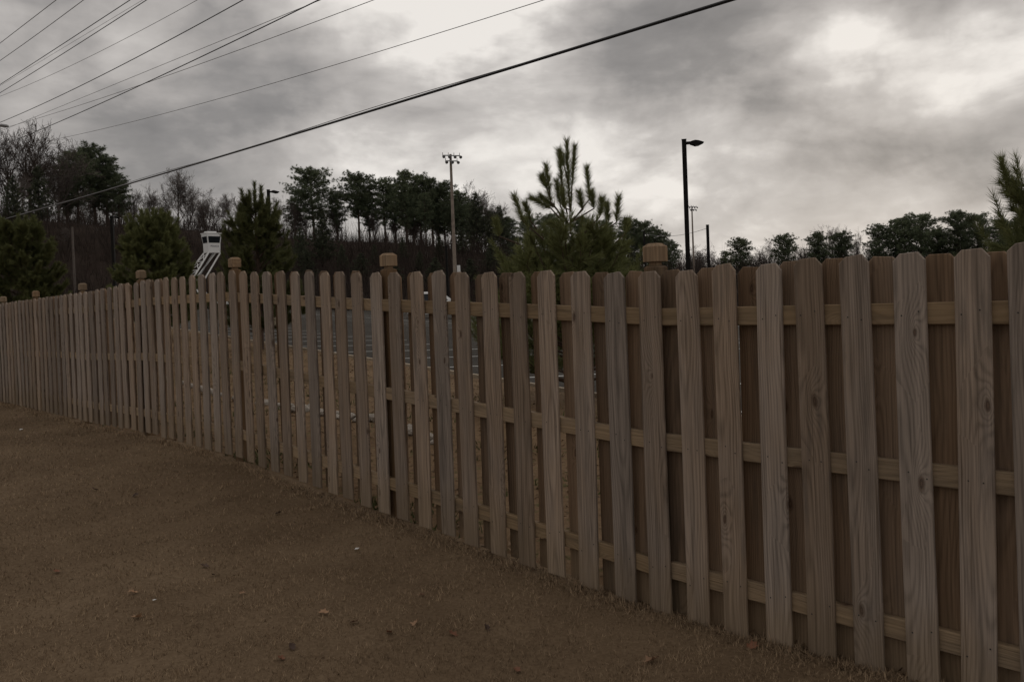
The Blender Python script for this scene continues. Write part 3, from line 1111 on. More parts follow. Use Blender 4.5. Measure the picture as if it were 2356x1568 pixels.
def lamp_post(x, ytop, d, label, rz, width=0.13):
    top = at_px(x, ytop, d)
    zg = lz(top[0], top[1])
    Hh = top[2] - zg
    o = thing('lamp_post', label, 'lamp post', (top[0], top[1], zg), rz, 'parking lot lamp posts')
    b_ = MB()
    b_.tube([(0, 0, -0.3), (0, 0, 0.62)], 0.27, 14)
    b_.build('base', M['concrete'], o)
    p = MB()
    p.box((0, 0, 0.62 + (Hh - 0.62) / 2), (width, width, Hh - 0.62))
    p.box((0, 0, 0.64), (0.26, 0.26, 0.03))
    p.box((0, 0, Hh + 0.008), (width + 0.012, width + 0.012, 0.016))
    p.build('pole', M['steel_dark'], o)
    a = MB()
    a.box((0.12, 0, Hh - 0.10), (0.14, 0.06, 0.08))
    a.build('arm', M['steel_dark'], o)
    h = MB()
    # shoebox head: a slim pointed wedge that swells in the middle
    prof = [(0.16, -0.05, 0.03, .05), (0.22, -0.065, 0.045, .10), (0.31, -0.090, 0.055, .17), (0.40, -0.080, 0.040, .18), (0.53, -0.03, 0.0, .13), (0.56, -0.012, -0.006, .06)]
    V, Fs = [], []
    for px_, zl, zh, hw_ in prof:
        V += [(px_, -hw_, zl), (px_, hw_, zl), (px_, hw_ * 0.85, zh), (px_, -hw_ * 0.85, zh)]
    V = [(a_, b__, c_ + Hh - 0.10) for a_, b__, c_ in V]
    for i in range(len(prof) - 1):
        for k_ in range(4):
            a_, b__ = i * 4 + k_, i * 4 + (k_ + 1) % 4
            Fs.append((a_, b__, b__ + 4, a_ + 4))
    Fs += [(0, 1, 2, 3), tuple((len(prof) - 1) * 4 + k_ for k_ in range(4))]
    h.add(V, Fs)
    hd = h.build('lamp_head', M['steel_dark'], o)
    l = MB()
    l.add([(0.31, -.13, Hh - 0.194), (0.41, -.14, Hh - 0.184), (0.41, .14, Hh - 0.184), (0.31, .13, Hh - 0.194), (0.36, 0, Hh - 0.206)], [(0, 1, 4), (1, 2, 4), (2, 3, 4), (3, 0, 4)])
    l.build('lens', M['lens'], hd)
    return o


lamp_post(1573, 322, 24.0, 'tall dark square lamp post standing right of the middle against the sky', -0.20)
lamp_post(617, 437, 42.0, 'dark lamp post half hidden in the young pine left of centre', -0.10)
lamp_post(257, 497, 62.0, 'distant small lamp post at far left in front of the tall pines', -0.05, 0.2)


def floodlight_pole(x, ytop, d, label, box=True, rz=0.0):
    top = at_px(x, ytop, d)
    zg = lz(top[0], top[1])
    Hh = top[2] - zg
    o = thing('floodlight_pole', label, 'floodlight', (top[0], top[1], zg), rz, 'sports floodlight poles')
    p = MB()
    p.tube([(0, 0, -0.5), (0, 0, Hh * 0.5), (0, 0, Hh)], [0.27, 0.21, 0.15], 10)
    p.build('pole', M['pole_wood'], o)
    for k_, (zz, half, n) in enumerate(((Hh - 0.20, 1.05, 4), (Hh - 0.85, 0.72, 3))):
        c = MB()
        c.box((0, -0.22, zz), (2 * half, 0.10, 0.12))
        c.build('crossarm', M['galv'], o)
        for q in range(n):
            xx = -half + 2 * half * q / (n - 1)
            l = MB()
            l.tube([(xx, -0.22, zz), (xx, -0.30, zz + 0.34)], [0.04, 0.04], 5)
            l.tube([(xx, -0.28, zz + 0.02), (xx, -0.45, zz - 0.12), (xx, -0.72, zz - 0.25), (xx, -0.78, zz - 0.28)], [0.06, 0.12, 0.19, 0.19], 10)
            l.build('floodlight', M['galv'], o)
    if box:
        b_ = MB()
        zz = 5.1
        b_.box((0.42, -0.1, zz), (0.40, 0.28, 0.85))
        b_.build('control_box', M['white'], o)
    return o


floodlight_pole(1036, 355, 100.0, 'tall wooden floodlight pole with two crossarms and a white box', True, 0.35)
floodlight_pole(1591, 474, 200.0, 'far floodlight pole mostly hidden behind the dark lamp post', False, 0.35)


def net_pole(x, ytop, d, r, label):
    top = at_px(x, ytop, d)
    zg = lz(top[0], top[1])
    p = MB()
    p.tube([(0, 0, -0.3), (0, 0, top[2] - zg)], r, 10)
    p.tube([(0, 0, top[2] - zg), (0, 0, top[2] - zg + 0.04)], [r * 1.15, r * 1.1], 10)
    o = p.build('steel_pole', M['steel_dark'])
    o.location = (top[0], top[1], zg)
    tag(o, label, 'pole', 'dark steel poles of the ball field netting')
    return Vector(top)


n1 = net_pole(1627, 518, 73.0, 0.135, 'dark steel net pole with a cable, right of the tall lamp post')
n2 = net_pole(1481, 532, 96.0, 0.10, 'dark steel pole in front of the far pines left of the tall lamp post')
net_pole(1026, 566, 92.0, 0.13, 'dark steel pole just left of the tall floodlight pole')
cb = MB()
pts = [n1.lerp(n2, k_ / 14) - Vector((0, 0, 4 * 0.5 * (k_ / 14) * (1 - k_ / 14) + 0.25)) for k_ in range(15)]
cb.tube(pts, 0.018, 4)
tag(cb.build('net_cable', M['wire']), 'thin sagging cable strung between the two dark net poles', 'cable')

up = at_px(166, 522, 85.0)
ug = lz(up[0], up[1])
p = MB()
p.tube([(0, 0, -0.5), (0, 0, up[2] - ug)], [0.13, 0.10], 9)
o = p.build('utility_pole', plain('pale_pole_wood', (0.12, 0.10, 0.088), 0.9))
o.location = (up[0], up[1], ug)
tag(o, 'pale weathered wooden pole standing in brush below the left pines', 'pole')

# ------------------------------------------------------------------ overhead wires
WIRES = [
    ('a', [(0, 100), (65, 50), (130, 0)], 10.0, .014, 'topmost of the power lines in the upper left corner', 'alu_wire'),
    ('b', [(0, 140), (97, 71), (193, 0)], 10.6, .014, 'second power line from the upper left corner', 'alu_wire'),
    ('c', [(0, 195), (150, 98), (300, 0)], 11.5, .017, 'third and thicker power line from the upper left corner', 'wire'),
    ('c2', [(0, 198), (160, 101), (330, 0)], 11.6, .006, 'hair-thin wire running along the third power line', 'alu_wire'),
    ('d', [(0, 214), (170, 108), (338, 0)], 12.2, .017, 'fourth power line, thick, below the hair-thin wire', 'wire'),
    ('e', [(0, 222), (230, 119), (455, 0)], 12.4, .009, 'thin wire between the fourth and the thick fifth power line', 'alu_wire'),
    ('f', [(0, 282), (340, 119), (560, 0)], 13.0, .018, 'thick dark wire above the pair that cross at left', 'wire'),
    ('g', [(40, 285), (398, 145), (726, 0)], 13.6, .009, 'thin wire just above the thick wire that leaves the top edge', 'alu_wire'),
    ('h', [(19, 329), (320, 198), (734, 0)], 13.4, .019, 'thick dark wire that crosses two thinner wires at left', 'wire'),
    ('i', [(40, 286), (330, 196), (496, 131), (865, 0)], 13.8, .010, 'thin wire that crosses under the thick dark wire', 'alu_wire'),
    ('j', [(95, 327), (400, 256), (600, 200), (934, 99), (1255, 0)], 14.0, .009, 'lone thin wire above the heavy cable bundle', 'alu_wire'),
    ('k', [(0, 507), (330, 413), (760, 287), (1178, 148), (1450, 70), (1705, 0)], 14.4, .036, 'heavy lashed cable bundle crossing the whole sky', 'wire'),
]
POLE_S = 72.0
attach = []
for nm, px_, td, rad, lab, mt in WIRES:
    pr = [back_project(x, y, td) for x, y in px_]
    s_a = np.array([q[0] for q in pr])
    z_a = np.array([q[1] for q in pr])
    deg = 2 if nm not in ('g',) else 1
    co = np.polyfit(s_a, z_a, deg)
    if deg == 2 and co[0] < 0:
        co = np.array([0.0, *np.polyfit(s_a, z_a, 1)])
    smin = -16.0
    sl = np.linspace(smin, POLE_S, 60)
    zl = np.polyval(co, sl)
    attach.append((td, zl[-1]))
    w_ = MB()
    w_.tube([along(a, td, b_) for a, b_ in zip(sl, zl)], rad * 1.0, 6)
    if nm == 'k':   # a slimmer line lashed along the heavy one, drifting a little above it
        off_ = 0.055 + 0.035 * np.sin(sl * 0.33 + 0.8)
        w2_ = MB()
        w2_.tube([along(a, td + 0.02, b_ + c_) for a, b_, c_ in zip(sl, zl, off_)], 0.011, 5)
    wo_ = w_.build('overhead_wire', M[mt])
    tag(wo_, lab, 'wire', 'overhead wires running along the fence')
    if nm == 'k':
        w2_.build('support_strand', M['alu_wire'], wo_)
# the pole they hang from, just out of the frame on the left; only its lamp reaches in
pz = along(POLE_S, 12.4)
pg = lz(pz[0], pz[1])
po = thing('power_pole', 'wooden power pole at the left edge with its lamp arm reaching into view', 'power pole', (pz[0], pz[1], pg), -TH)
topz = max(z for _, z in attach) + 0.5
p = MB()
p.tube([(0, 0, -1), (0, 0, topz - pg)], [0.19, 0.13], 10)
p.build('pole', M['pole_wood'], po)
for zc_ in sorted(set(round(z, 1) for _, z in attach)):
    td_ = [t for t, z in attach if abs(z - zc_) < 0.06]
    if not td_:
        continue
    c = MB()
    lo_, hi_ = min(td_ + [12.4]) - 12.4 - 0.1, max(td_ + [12.4]) - 12.4 + 0.1
    c.box((0, (lo_ + hi_) / 2, zc_ - pg - 0.12), (0.09, hi_ - lo_, 0.10))
    c.build('crossarm', M['pole_wood'], po)
lt_ = at_px(20, 291, 1.0) - EYE
# lamp arm: from the pole towards the lot, its head where the photograph shows it
q_ = lt_ * (15.6 / (lt_[0] * NX + lt_[1] * NY)) + EYE
loc_s, loc_z = q_[0] * DX + q_[1] * DY, q_[2] - pg
am = MB()
am.tube([(0, 0, loc_z - 0.5), (POLE_S - loc_s, 2.6, loc_z - 0.05), (POLE_S - loc_s, 2.95, loc_z)], [0.04, 0.04, 0.04], 6)
am.build('lamp_arm', M['galv'], po)
lh = MB()
lh.tube([(POLE_S - loc_s, 2.4, loc_z), (POLE_S - loc_s, 2.7, loc_z + 0.02), (POLE_S - loc_s, 3.1, loc_z + 0.01), (POLE_S - loc_s, 3.22, loc_z)], [0.07, 0.13, 0.12, 0.04], 8)
lh.build('lamp_head', M['galv'], po)

# ------------------------------------------------------------------ white car in the lot
def make_car(x, y, rz, label):
    o = thing('parked_car', label, 'car', (x, y, float(lot_z(x, y)) - 0.02), rz)
    body = MB()
    # lower body outline (x along, z up), crossovers' proportions
    out = [(-2.30, 0.42), (-2.34, 0.62), (-2.28, 0.98), (-2.18, 1.06), (1.02, 1.06), (1.70, 0.98), (2.18, 0.86), (2.33, 0.66), (2.34, 0.44), (2.2, 0.30), (-2.2, 0.30)]
    V, Fs = [], []
    n = len(out)
    for yy, ins in ((-0.92, 0.04), (-0.88, 0.0), (0.88, 0.0), (0.92, 0.04)):
        cx_ = 0
        V += [(px_ * (1 - ins * 0.4), yy, 0.68 + (pz_ - 0.68) * (1 - ins * 1.5)) for px_, pz_ in out]
    for k_ in range(3):
        for j in range(n):
            a, b_ = k_ * n + j, k_ * n + (j + 1) % n
            Fs.append((a, b_, b_ + n, a + n))
    Fs += [tuple(range(n)), tuple(range(3 * n, 4 * n))]
    body.add(V, Fs)
    bd = body.build('body', M['white'], o)
    cab = MB()
    lo_ = [(-2.16, -.84), (1.00, -.84), (1.00, .84), (-2.16, .84)]
    hi_ = [(-1.86, -.66), (0.18, -.66), (0.18, .66), (-1.86, .66)]
    V = [(a, b_, 1.06) for a, b_ in lo_] + [(a, b_, 1.64) for a, b_ in hi_] + [(a * 0.94 - .03, b_ * 0.9, 1.70) for a, b_ in hi_]
    cab.add(V, [(0, 1, 5, 4), (1, 2, 6, 5), (2, 3, 7, 6), (3, 0, 4, 7), (4, 5, 9, 8), (5, 6, 10, 9), (6, 7, 11, 10), (7, 4, 8, 11), (8, 9, 10, 11)])
    cab.build('cabin', M['white'], o)

    def side_pt(f, g, s):        # f along 0..1 g up 0..1
        x0 = -2.16 + f * 3.16
        x1 = -1.86 + f * 2.04
        return (x0 + (x1 - x0) * g, s * (0.84 - 0.18 * g + 0.006), 1.06 + 0.58 * g)
    for s in (-1, 1):
        for f0, f1 in ((0.05, 0.27), (0.30, 0.58), (0.61, 0.90)):
            w_ = MB()
            w_.add([side_pt(f0, .12, s), side_pt(f1, .12, s), side_pt(min(f1, .97), .88, s), side_pt(f0, .88, s)], [(0, 1, 2, 3)])
            w_.build('window', M['glass_dark'], o)
    w_ = MB()
    w_.add([(0.98 - 0.82 * .1 + .008, -.74, 1.12), (0.98 - .82 * .1 + .008, .74, 1.12), (0.18 + .82 * .1 + .012, .60, 1.60), (0.18 + .82 * .1 + .012, -.60, 1.60)], [(0, 1, 2, 3)])
    w_.build('windscreen', M['glass_dark'], o)
    w_ = MB()
    w_.add([(-2.13, -.72, 1.14), (-2.13, .72, 1.14), (-1.90, .60, 1.58), (-1.90, -.60, 1.58)], [(0, 1, 2, 3)])
    w_.build('rear_window', M['glass_dark'], o)
    for xx in (-1.42, 1.42):
        for s in (-1, 1):
            t_ = MB()
            t_.tube([(xx, s * 0.72, 0.34), (xx, s * 0.93, 0.34)], 0.34, 18)
            wl = t_.build('wheel', M['black'], o)
            h_ = MB()
            h_.tube([(xx, s * 0.928, 0.34), (xx, s * 0.945, 0.34)], [0.21, 0.18], 12)
            h_.build('hubcap', M['galv'], wl)
    for s in (-1, 1):
        l_ = MB()
        l_.box((2.27, s * 0.70, 0.76), (0.14, 0.36, 0.14))
        l_.build('headlight', M['lens'], o)
        l_ = MB()
        l_.box((-2.28, s * 0.80, 0.86), (0.10, 0.16, 0.26))
        l_.build('tail_light', M['red'], o)
        l_ = MB()
        l_.box((0.72, s * 0.98, 1.12), (0.14, 0.16, 0.12))
        l_.build('mirror', M['white'], o)
    return o


c_ = at_px(1012, 728, 64.0)
car_ = make_car(c_[0], c_[1], 0.12, 'white car parked in the lot, seen through the fence gaps')
car_.scale = (1.08, 1.08, 1.22)

# ------------------------------------------------------------------ mobile watch tower
tw = at_px(487, 640, 85.0)
tg = lz(tw[0], tw[1])
Z0 = at_px(480, 711, 85.0)[2]
tower = thing('watch_tower', 'white mobile police watch tower with dark windows raised above the parking lot', 'watch tower', (tw[0], tw[1], Z0), 0.78)


def tz(y):
    return at_px(480, y, 85.0)[2] - Z0


cz0, cz1 = tz(582), tz(537)
mast = MB()
CX = 0.15
cab = MB()
hw0, hw1 = 0.72, 0.84
lv = [(cz0, .64, .56), (cz0 + 0.92, .66, .58), (cz0 + 1.72, .76, .67), (cz0 + 1.95, .76, .67)]
V, Fs = [], []
for z, a, b_ in lv:
    V += [(CX - a, -b_, z), (CX + a, -b_, z), (CX + a, b_, z), (CX - a, b_, z)]
for i in range(3):
    for k_ in range(4):
        a, b_ = i * 4 + k_, i * 4 + (k_ + 1) % 4
        Fs.append((a, b_, b_ + 4, a + 4))
Fs += [(0, 1, 2, 3), (12, 13, 14, 15)]
cab.add(V, Fs)
cb_ = cab.build('cabin', M['white'], tower)
# four slanted windows, each a little proud of the wall
za, zb = cz0 + 1.00, cz0 + 1.66
fa, fb = (za - cz0 - .92) / .8, (zb - cz0 - .92) / .8
xa, xb, ya, yb = .66 + .10 * fa, .66 + .10 * fb, .58 + .09 * fa, .58 + .09 * fb
for sgn in (-1, 1):
    w_ = MB()
    w_.add([(CX - xa + .10, sgn * (ya + .012), za), (CX + xa - .10, sgn * (ya + .012), za), (CX + xb - .10, sgn * (yb + .012), zb), (CX - xb + .10, sgn * (yb + .012), zb)], [(0, 1, 2, 3)])
    w_.build('window', M['glass_dark'], cb_)
    w_ = MB()
    w_.add([(CX + sgn * (xa + .012), -ya + .10, za), (CX + sgn * (xa + .012), ya - .10, za), (CX + sgn * (xb + .012), yb - .10, zb), (CX + sgn * (xb + .012), -yb + .10, zb)], [(0, 1, 2, 3)])
    w_.build('window', M['glass_dark'], cb_)
rf = MB()
rf.box((CX, 0, cz0 + 1.99), (1.64, 1.46, 0.08))
rf.box((CX - .05, 0.1, cz0 + 2.11), (0.95, 0.8, 0.18))
rf.box((CX + .66, -.6, cz0 + 1.90), (.20, .20, .22))
rf.build('roof', M['white'], cb_)
cu = bpy.data.curves.new('lettering', 'FONT')
cu.body = 'POLICE'
cu.size = 0.27
cu.align_x = 'CENTER'
cu.extrude = 0.004
tmp = bpy.data.objects.new('tmp_text', cu)
COL.objects.link(tmp)
dg = bpy.context.evaluated_depsgraph_get()
tme = bpy.data.meshes.new_from_object(tmp.evaluated_get(dg))
bpy.data.objects.remove(tmp)
tme.materials.clear()
tme.materials.append(M['ink'])
lt = put('lettering', tme, cb_, (CX + 0.05, -.590, cz0 + 0.58), (pi / 2, 0, 0))
# upper arms lean away to the left, lower arms fold back to the trailer
zk = tz(641)
dxu = -1.75
for yy, yb_ in ((-.58, -.58), (.58, 1.75)):
    for xx in (-.62, .62):
        b_ = MB()
        b_.beam((CX + xx, yy, cz0 + 0.02), (CX + xx + dxu, yb_, zk), 0.12)
        b_.build('arm', M['white'], tower)
br = MB()
nseg = 3
for k_ in range(nseg):
    f0, f1 = k_ / nseg, (k_ + 1) / nseg
    A = [Vector((CX - .62 + dxu * f, -.58, cz0 + (zk - cz0) * f)) for f in (f0, f1)]
    B = [Vector((CX - .62 + dxu * f, .58 + 1.17 * f, cz0 + (zk - cz0) * f)) for f in (f0, f1)]
    br.beam(A[0], B[1], 0.06)
    br.beam(B[0], A[1], 0.06)
    br.beam(A[1], B[1], 0.07)
br.build('brace', M['white'], tower)
b_ = MB()
b_.beam((CX, -.3, cz0), (CX + dxu, -.3, zk), 0.10)
b_.build('lift_cylinder', M['galv'], tower)
zt = 0.98
for yy in (-.5, .5):
    for xx in (-.9, -.3):
        b_ = MB()
        b_.beam((CX + xx + dxu + .5, yy, zk), (CX - .75 + xx * 0.25, yy, zt), 0.11)
        b_.build('lower_arm', M['white'], tower)
cr = MB()
cr.beam((CX + dxu - .65, -.6, zk), (CX + dxu - .65, .6, zk), 0.10)
cr.beam((CX + dxu + .65, -.6, zk), (CX + dxu + .65, .6, zk), 0.10)
cr.build('hinge_frame', M['white'], tower)
tr = MB()
tr.box((-.9, 0, 0.62), (4.3, 1.9, 0.34))
tr.box((-2.2, 0, 0.93), (1.1, 1.5, 0.32))
tr.box((0.4, 0, 0.90), (1.2, 1.5, 0.30))
tr.build('trailer', M['white'], tower)
for xx in (-1.5, -.7):
    for s in (-1, 1):
        t_ = MB()
        t_.tube([(xx, s * .76, .30), (xx, s * .98, .30)], .32, 14)
        t_.build('wheel', M['black'], tower)
for xx in (-2.95, 1.15):
    for s in (-1, 1):
        t_ = MB()
        t_.box((xx, s * .8, .28), (.12, .12, .56))
        t_.build('jack', M['galv'], tower)
t_ = MB()
t_.box((0.62, -0.97, 0.80), (.30, .05, .26))
t_.build('marker_light', M['orange'], tower)

# ------------------------------------------------------------------ trees
def tri_cloud(C, n_per, rmin, rmax, wid, rg_, up=0.0):
    """needle tufts: n_per thin triangles radiating from each centre in C; returns verts, tris count"""
    n = len(C)
    d = rg_.normal(0, 1, (n, n_per, 3))
    d[..., 2] += up
    d /= np.linalg.norm(d, axis=2, keepdims=True)
    L = rg_.uniform(rmin, rmax, (n, n_per, 1))
    s = np.cross(d, rg_.normal(0, 1, (n, n_per, 3)))
    s /= np.linalg.norm(s, axis=2, keepdims=True) + 1e-9
    base = C[:, None, :] + d * L * 0.08
    V = np.empty((n, n_per, 3, 3))
    V[:, :, 0] = base - s * wid * 0.5
    V[:, :, 1] = base + s * wid * 0.5
    V[:, :, 2] = C[:, None, :] + d * L + s * wid * rg_.normal(0, 0.4, (n, n_per, 1))
    return V.reshape(-1, 3)


def tall_pine_meshes(seed, H=16.0, W=3.0, crown=0.5, nb=34, top='round'):
    """a loblolly pine: bare trunk, a ragged crown of tufted branches"""
    rg_ = np.random.default_rng(seed)
    tr_ = MB()
    bx, by = rg_.normal(0, 0.25, 2)
    tp = [(bx * sin(2.2 * f) * f, by * sin(1.7 * f + 1) * f, f * H * 0.95) for f in np.linspace(0, 1, 8)]
    tr_.tube([(0, 0, -1.0)] + tp[1:], [0.34] + [0.32 * (1 - 0.85 * f) for f in np.linspace(0, 1, 8)[1:]], 7)
    tuft = []
    tone = []
    for b_ in range(nb):
        u_ = (b_ + rg_.uniform(0, 1)) / nb                 # 0 low .. 1 top of the crown
        z = H * (1 - crown) + u_ * crown * H * 0.97
        prof = (0.35 + 0.65 * min(1, u_ / 0.35)) * sqrt(max(0.02, 1 - max(0, (u_ - 0.40) / 0.62) ** 2)) if top == 'round' else (1.02 - u_ * 0.93)
        Lb = W * prof * rg_.uniform(0.55, 1.1)
        az = b_ * 2.4 + rg_.normal(0, 0.4)
        rise = rg_.uniform(0.05, 0.45) + 0.35 * u_
        i = min(6, int(z / (H * 0.95) * 7))
        f = z / (H * .95) * 7 - i
        base = np.array(tp[i]) * (1 - f) + np.array(tp[min(7, i + 1)]) * f
        tip = base + np.array([cos(az) * Lb, sin(az) * Lb, rise * Lb])
        midp = (base + tip) / 2 + np.array([0, 0, 0.10 * Lb])
        if Lb > 0.6:
            tr_.tube([base, midp, tip], [0.055, 0.04, 0.015], 4, cap=False)
        nt = max(5, int(Lb * 9.0))
        for k_ in range(nt):
            q = rg_.uniform(0.22, 1.05)
            p = base * (1 - q) ** 2 + 2 * midp * q * (1 - q) + tip * q * q if q <= 1 else tip
            p = p + rg_.normal(0, 1, 3) * np.array([.30, .30, .17]) * (0.7 + 0.22 * Lb)
            tuft.append(p)
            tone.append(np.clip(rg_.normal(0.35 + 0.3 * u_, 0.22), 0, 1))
    # dead stubs below the crown
    for b_ in range(6):
        z = H * rg_.uniform(0.12, 1.02 - crown)
        az = rg_.uniform(0, 6.28)
        L = rg_.uniform(0.4, 1.5)
        tr_.tube([(0, 0, z), (cos(az) * L, sin(az) * L, z + rg_.uniform(-.2, .3))], [0.03, 0.012], 3, cap=False)
    C = np.array(tuft)
    npp = 36
    V = tri_cloud(C, npp, 0.22, 0.62, 0.045, rg_, 0.3)
    T = np.arange(len(V)).reshape(-1, 3)
    tn = np.repeat(np.array(tone), npp * 3)
    return tr_.mesh('trunk', M['pine_bark']), fast_mesh('crown', V, T, M['far_needles'], tn)


PINES = [tall_pine_meshes(200, 16, 4.9, 0.60, 72), tall_pine_meshes(201, 16, 5.3, 0.68, 72), tall_pine_meshes(202, 16, 3.5, 0.70, 70),
         tall_pine_meshes(203, 16, 3.1, 0.74, 70), tall_pine_meshes(204, 16, 4.2, 0.78, 84), tall_pine_meshes(205, 16, 4.2, 0.70, 60)]


def evergreen_meshes(seed, H=10.0, W=2.6, layered=False):
    """cedar or broad-branched evergreen, foliage to the ground"""
    rg_ = np.random.default_rng(seed)
    tr_ = MB()
    tr_.tube([(0, 0, -0.5), (0.05, 0, H * .5), (0, 0, H * 0.97)], [0.2, 0.12, 0.02], 6)
    C, tone = [], []
    nb = 78
    for b_ in range(nb):
        u_ = (b_ + 0.5) / nb
        z = H * (0.06 + 0.92 * u_)
        Lb = W * (1.0 - u_) ** 0.75 * rg_.uniform(0.55, 1.12) + 0.12
        az = b_ * 2.39996
        rise = 0.05 if layered else 0.5
        n = max(2, int(Lb * 4.5))
        for k_ in range(n):
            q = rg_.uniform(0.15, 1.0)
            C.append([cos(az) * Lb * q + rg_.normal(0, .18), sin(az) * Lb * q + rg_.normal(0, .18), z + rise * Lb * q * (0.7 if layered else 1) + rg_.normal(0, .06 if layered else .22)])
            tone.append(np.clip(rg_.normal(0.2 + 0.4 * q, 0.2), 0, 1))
        tr_.tube([(0, 0, z), (cos(az) * Lb, sin(az) * Lb, z + rise * Lb)], [0.03, 0.008], 3, cap=False)
    C = np.array(C)
    npp = 22
    V = tri_cloud(C, npp, 0.2, 0.5, 0.09, rg_, 0.1)
    return tr_.mesh('trunk', M['bark']), fast_mesh('crown', V, np.arange(len(V)).reshape(-1, 3), M['dark_needles'], np.repeat(np.array(tone), npp * 3))


CEDARS = [evergreen_meshes(300), evergreen_meshes(301, 10, 3.2), evergreen_meshes(302, 10, 3.6, True)]


def bare_tree_meshes(seed, H=14.0, spread=0.55, twig=1.0, mat='bare', thick=1.0):
    rg_ = np.random.default_rng(seed)
    trunk, limbs = MB(), MB()

    def grow(mb, p, d, L, r, lev, nmax):
        pts, rad = [p], [r]
        n = 4 if lev < 2 else 3
        for k_ in range(n):
            d = d + rg_.normal(0, 0.10 + 0.05 * lev, 3) + np.array([0, 0, 0.05 + 0.02 * lev])
            d = d / np.linalg.norm(d)
            p = p + d * L / n
            pts.append(p)
            rad.append(max(0.019, r * (1 - (0.62 if lev else 0.72) * (k_ + 1) / n)))
        mb.tube(pts, rad, 6 if lev == 0 else (4 if lev == 1 else 3), cap=False)
        if lev >= nmax:
            return
        nc = [13, 7, 5, 3][lev]
        for c in range(nc):
            f = rg_.uniform(0.30 if lev == 0 else 0.2, 1.0)
            i = min(n - 1, int(f * n))
            q = pts[i] + (pts[i + 1] - pts[i]) * (f * n - i)
            ax = rg_.normal(0, 1, 3)
            ax -= d * (ax @ d)
            ax /= np.linalg.norm(ax)
            an = rg_.uniform(0.35, 0.95) * (spread / 0.55)
            nd = d * cos(an) + ax * sin(an)
            nd[2] += 0.12
            nd /= np.linalg.norm(nd)
            Lc = L * rg_.uniform(0.42, 0.66) * (1.15 - 0.35 * f if lev == 0 else 1)
            grow(limbs, q, nd, Lc, max(0.02, rad[i] * rg_.uniform(0.38, 0.6)), lev + 1, nmax)
    grow(trunk, np.array([0, 0, -0.6]), np.array([rg_.normal(0, .04), rg_.normal(0, .04), 1.0]), H * 0.68, 0.24 * thick, 0, 4)
    return trunk.mesh('trunk', M[mat]), limbs.mesh('crown', M[mat])


BARE = [bare_tree_meshes(400), bare_tree_meshes(401, spread=0.45), bare_tree_meshes(402, spread=0.65), bare_tree_meshes(403, spread=0.5), bare_tree_meshes(404, spread=0.75)]
BIG_BARE = [bare_tree_meshes(410, 16.0, 0.55, 2, 'bark', 1.3)]
HEIGHT = {}


def mesh_top(me):
    if me.name not in HEIGHT:
        co = np.empty(len(me.vertices) * 3, np.float32)
        me.vertices.foreach_get('co', co)
        HEIGHT[me.name] = float(co.reshape(-1, 3)[:, 2].max())
    return HEIGHT[me.name]


def plant(name, pair, x, ytop, d, label, cat, group, rz=None, wide=1.0):
    top = at_px(x, ytop, d)
    zg = lz(top[0], top[1])
    h0 = max(mesh_top(m_) for m_ in pair)
    sc_ = (top[2] - zg) / h0
    o = thing(name, label, cat, (top[0], top[1], zg), random.uniform(0, 6.28) if rz is None else rz, group)
    o.scale = (sc_ * wide, sc_ * wide, sc_)
    put('trunk', pair[0], o)
    put('crown', pair[1], o)
    return o


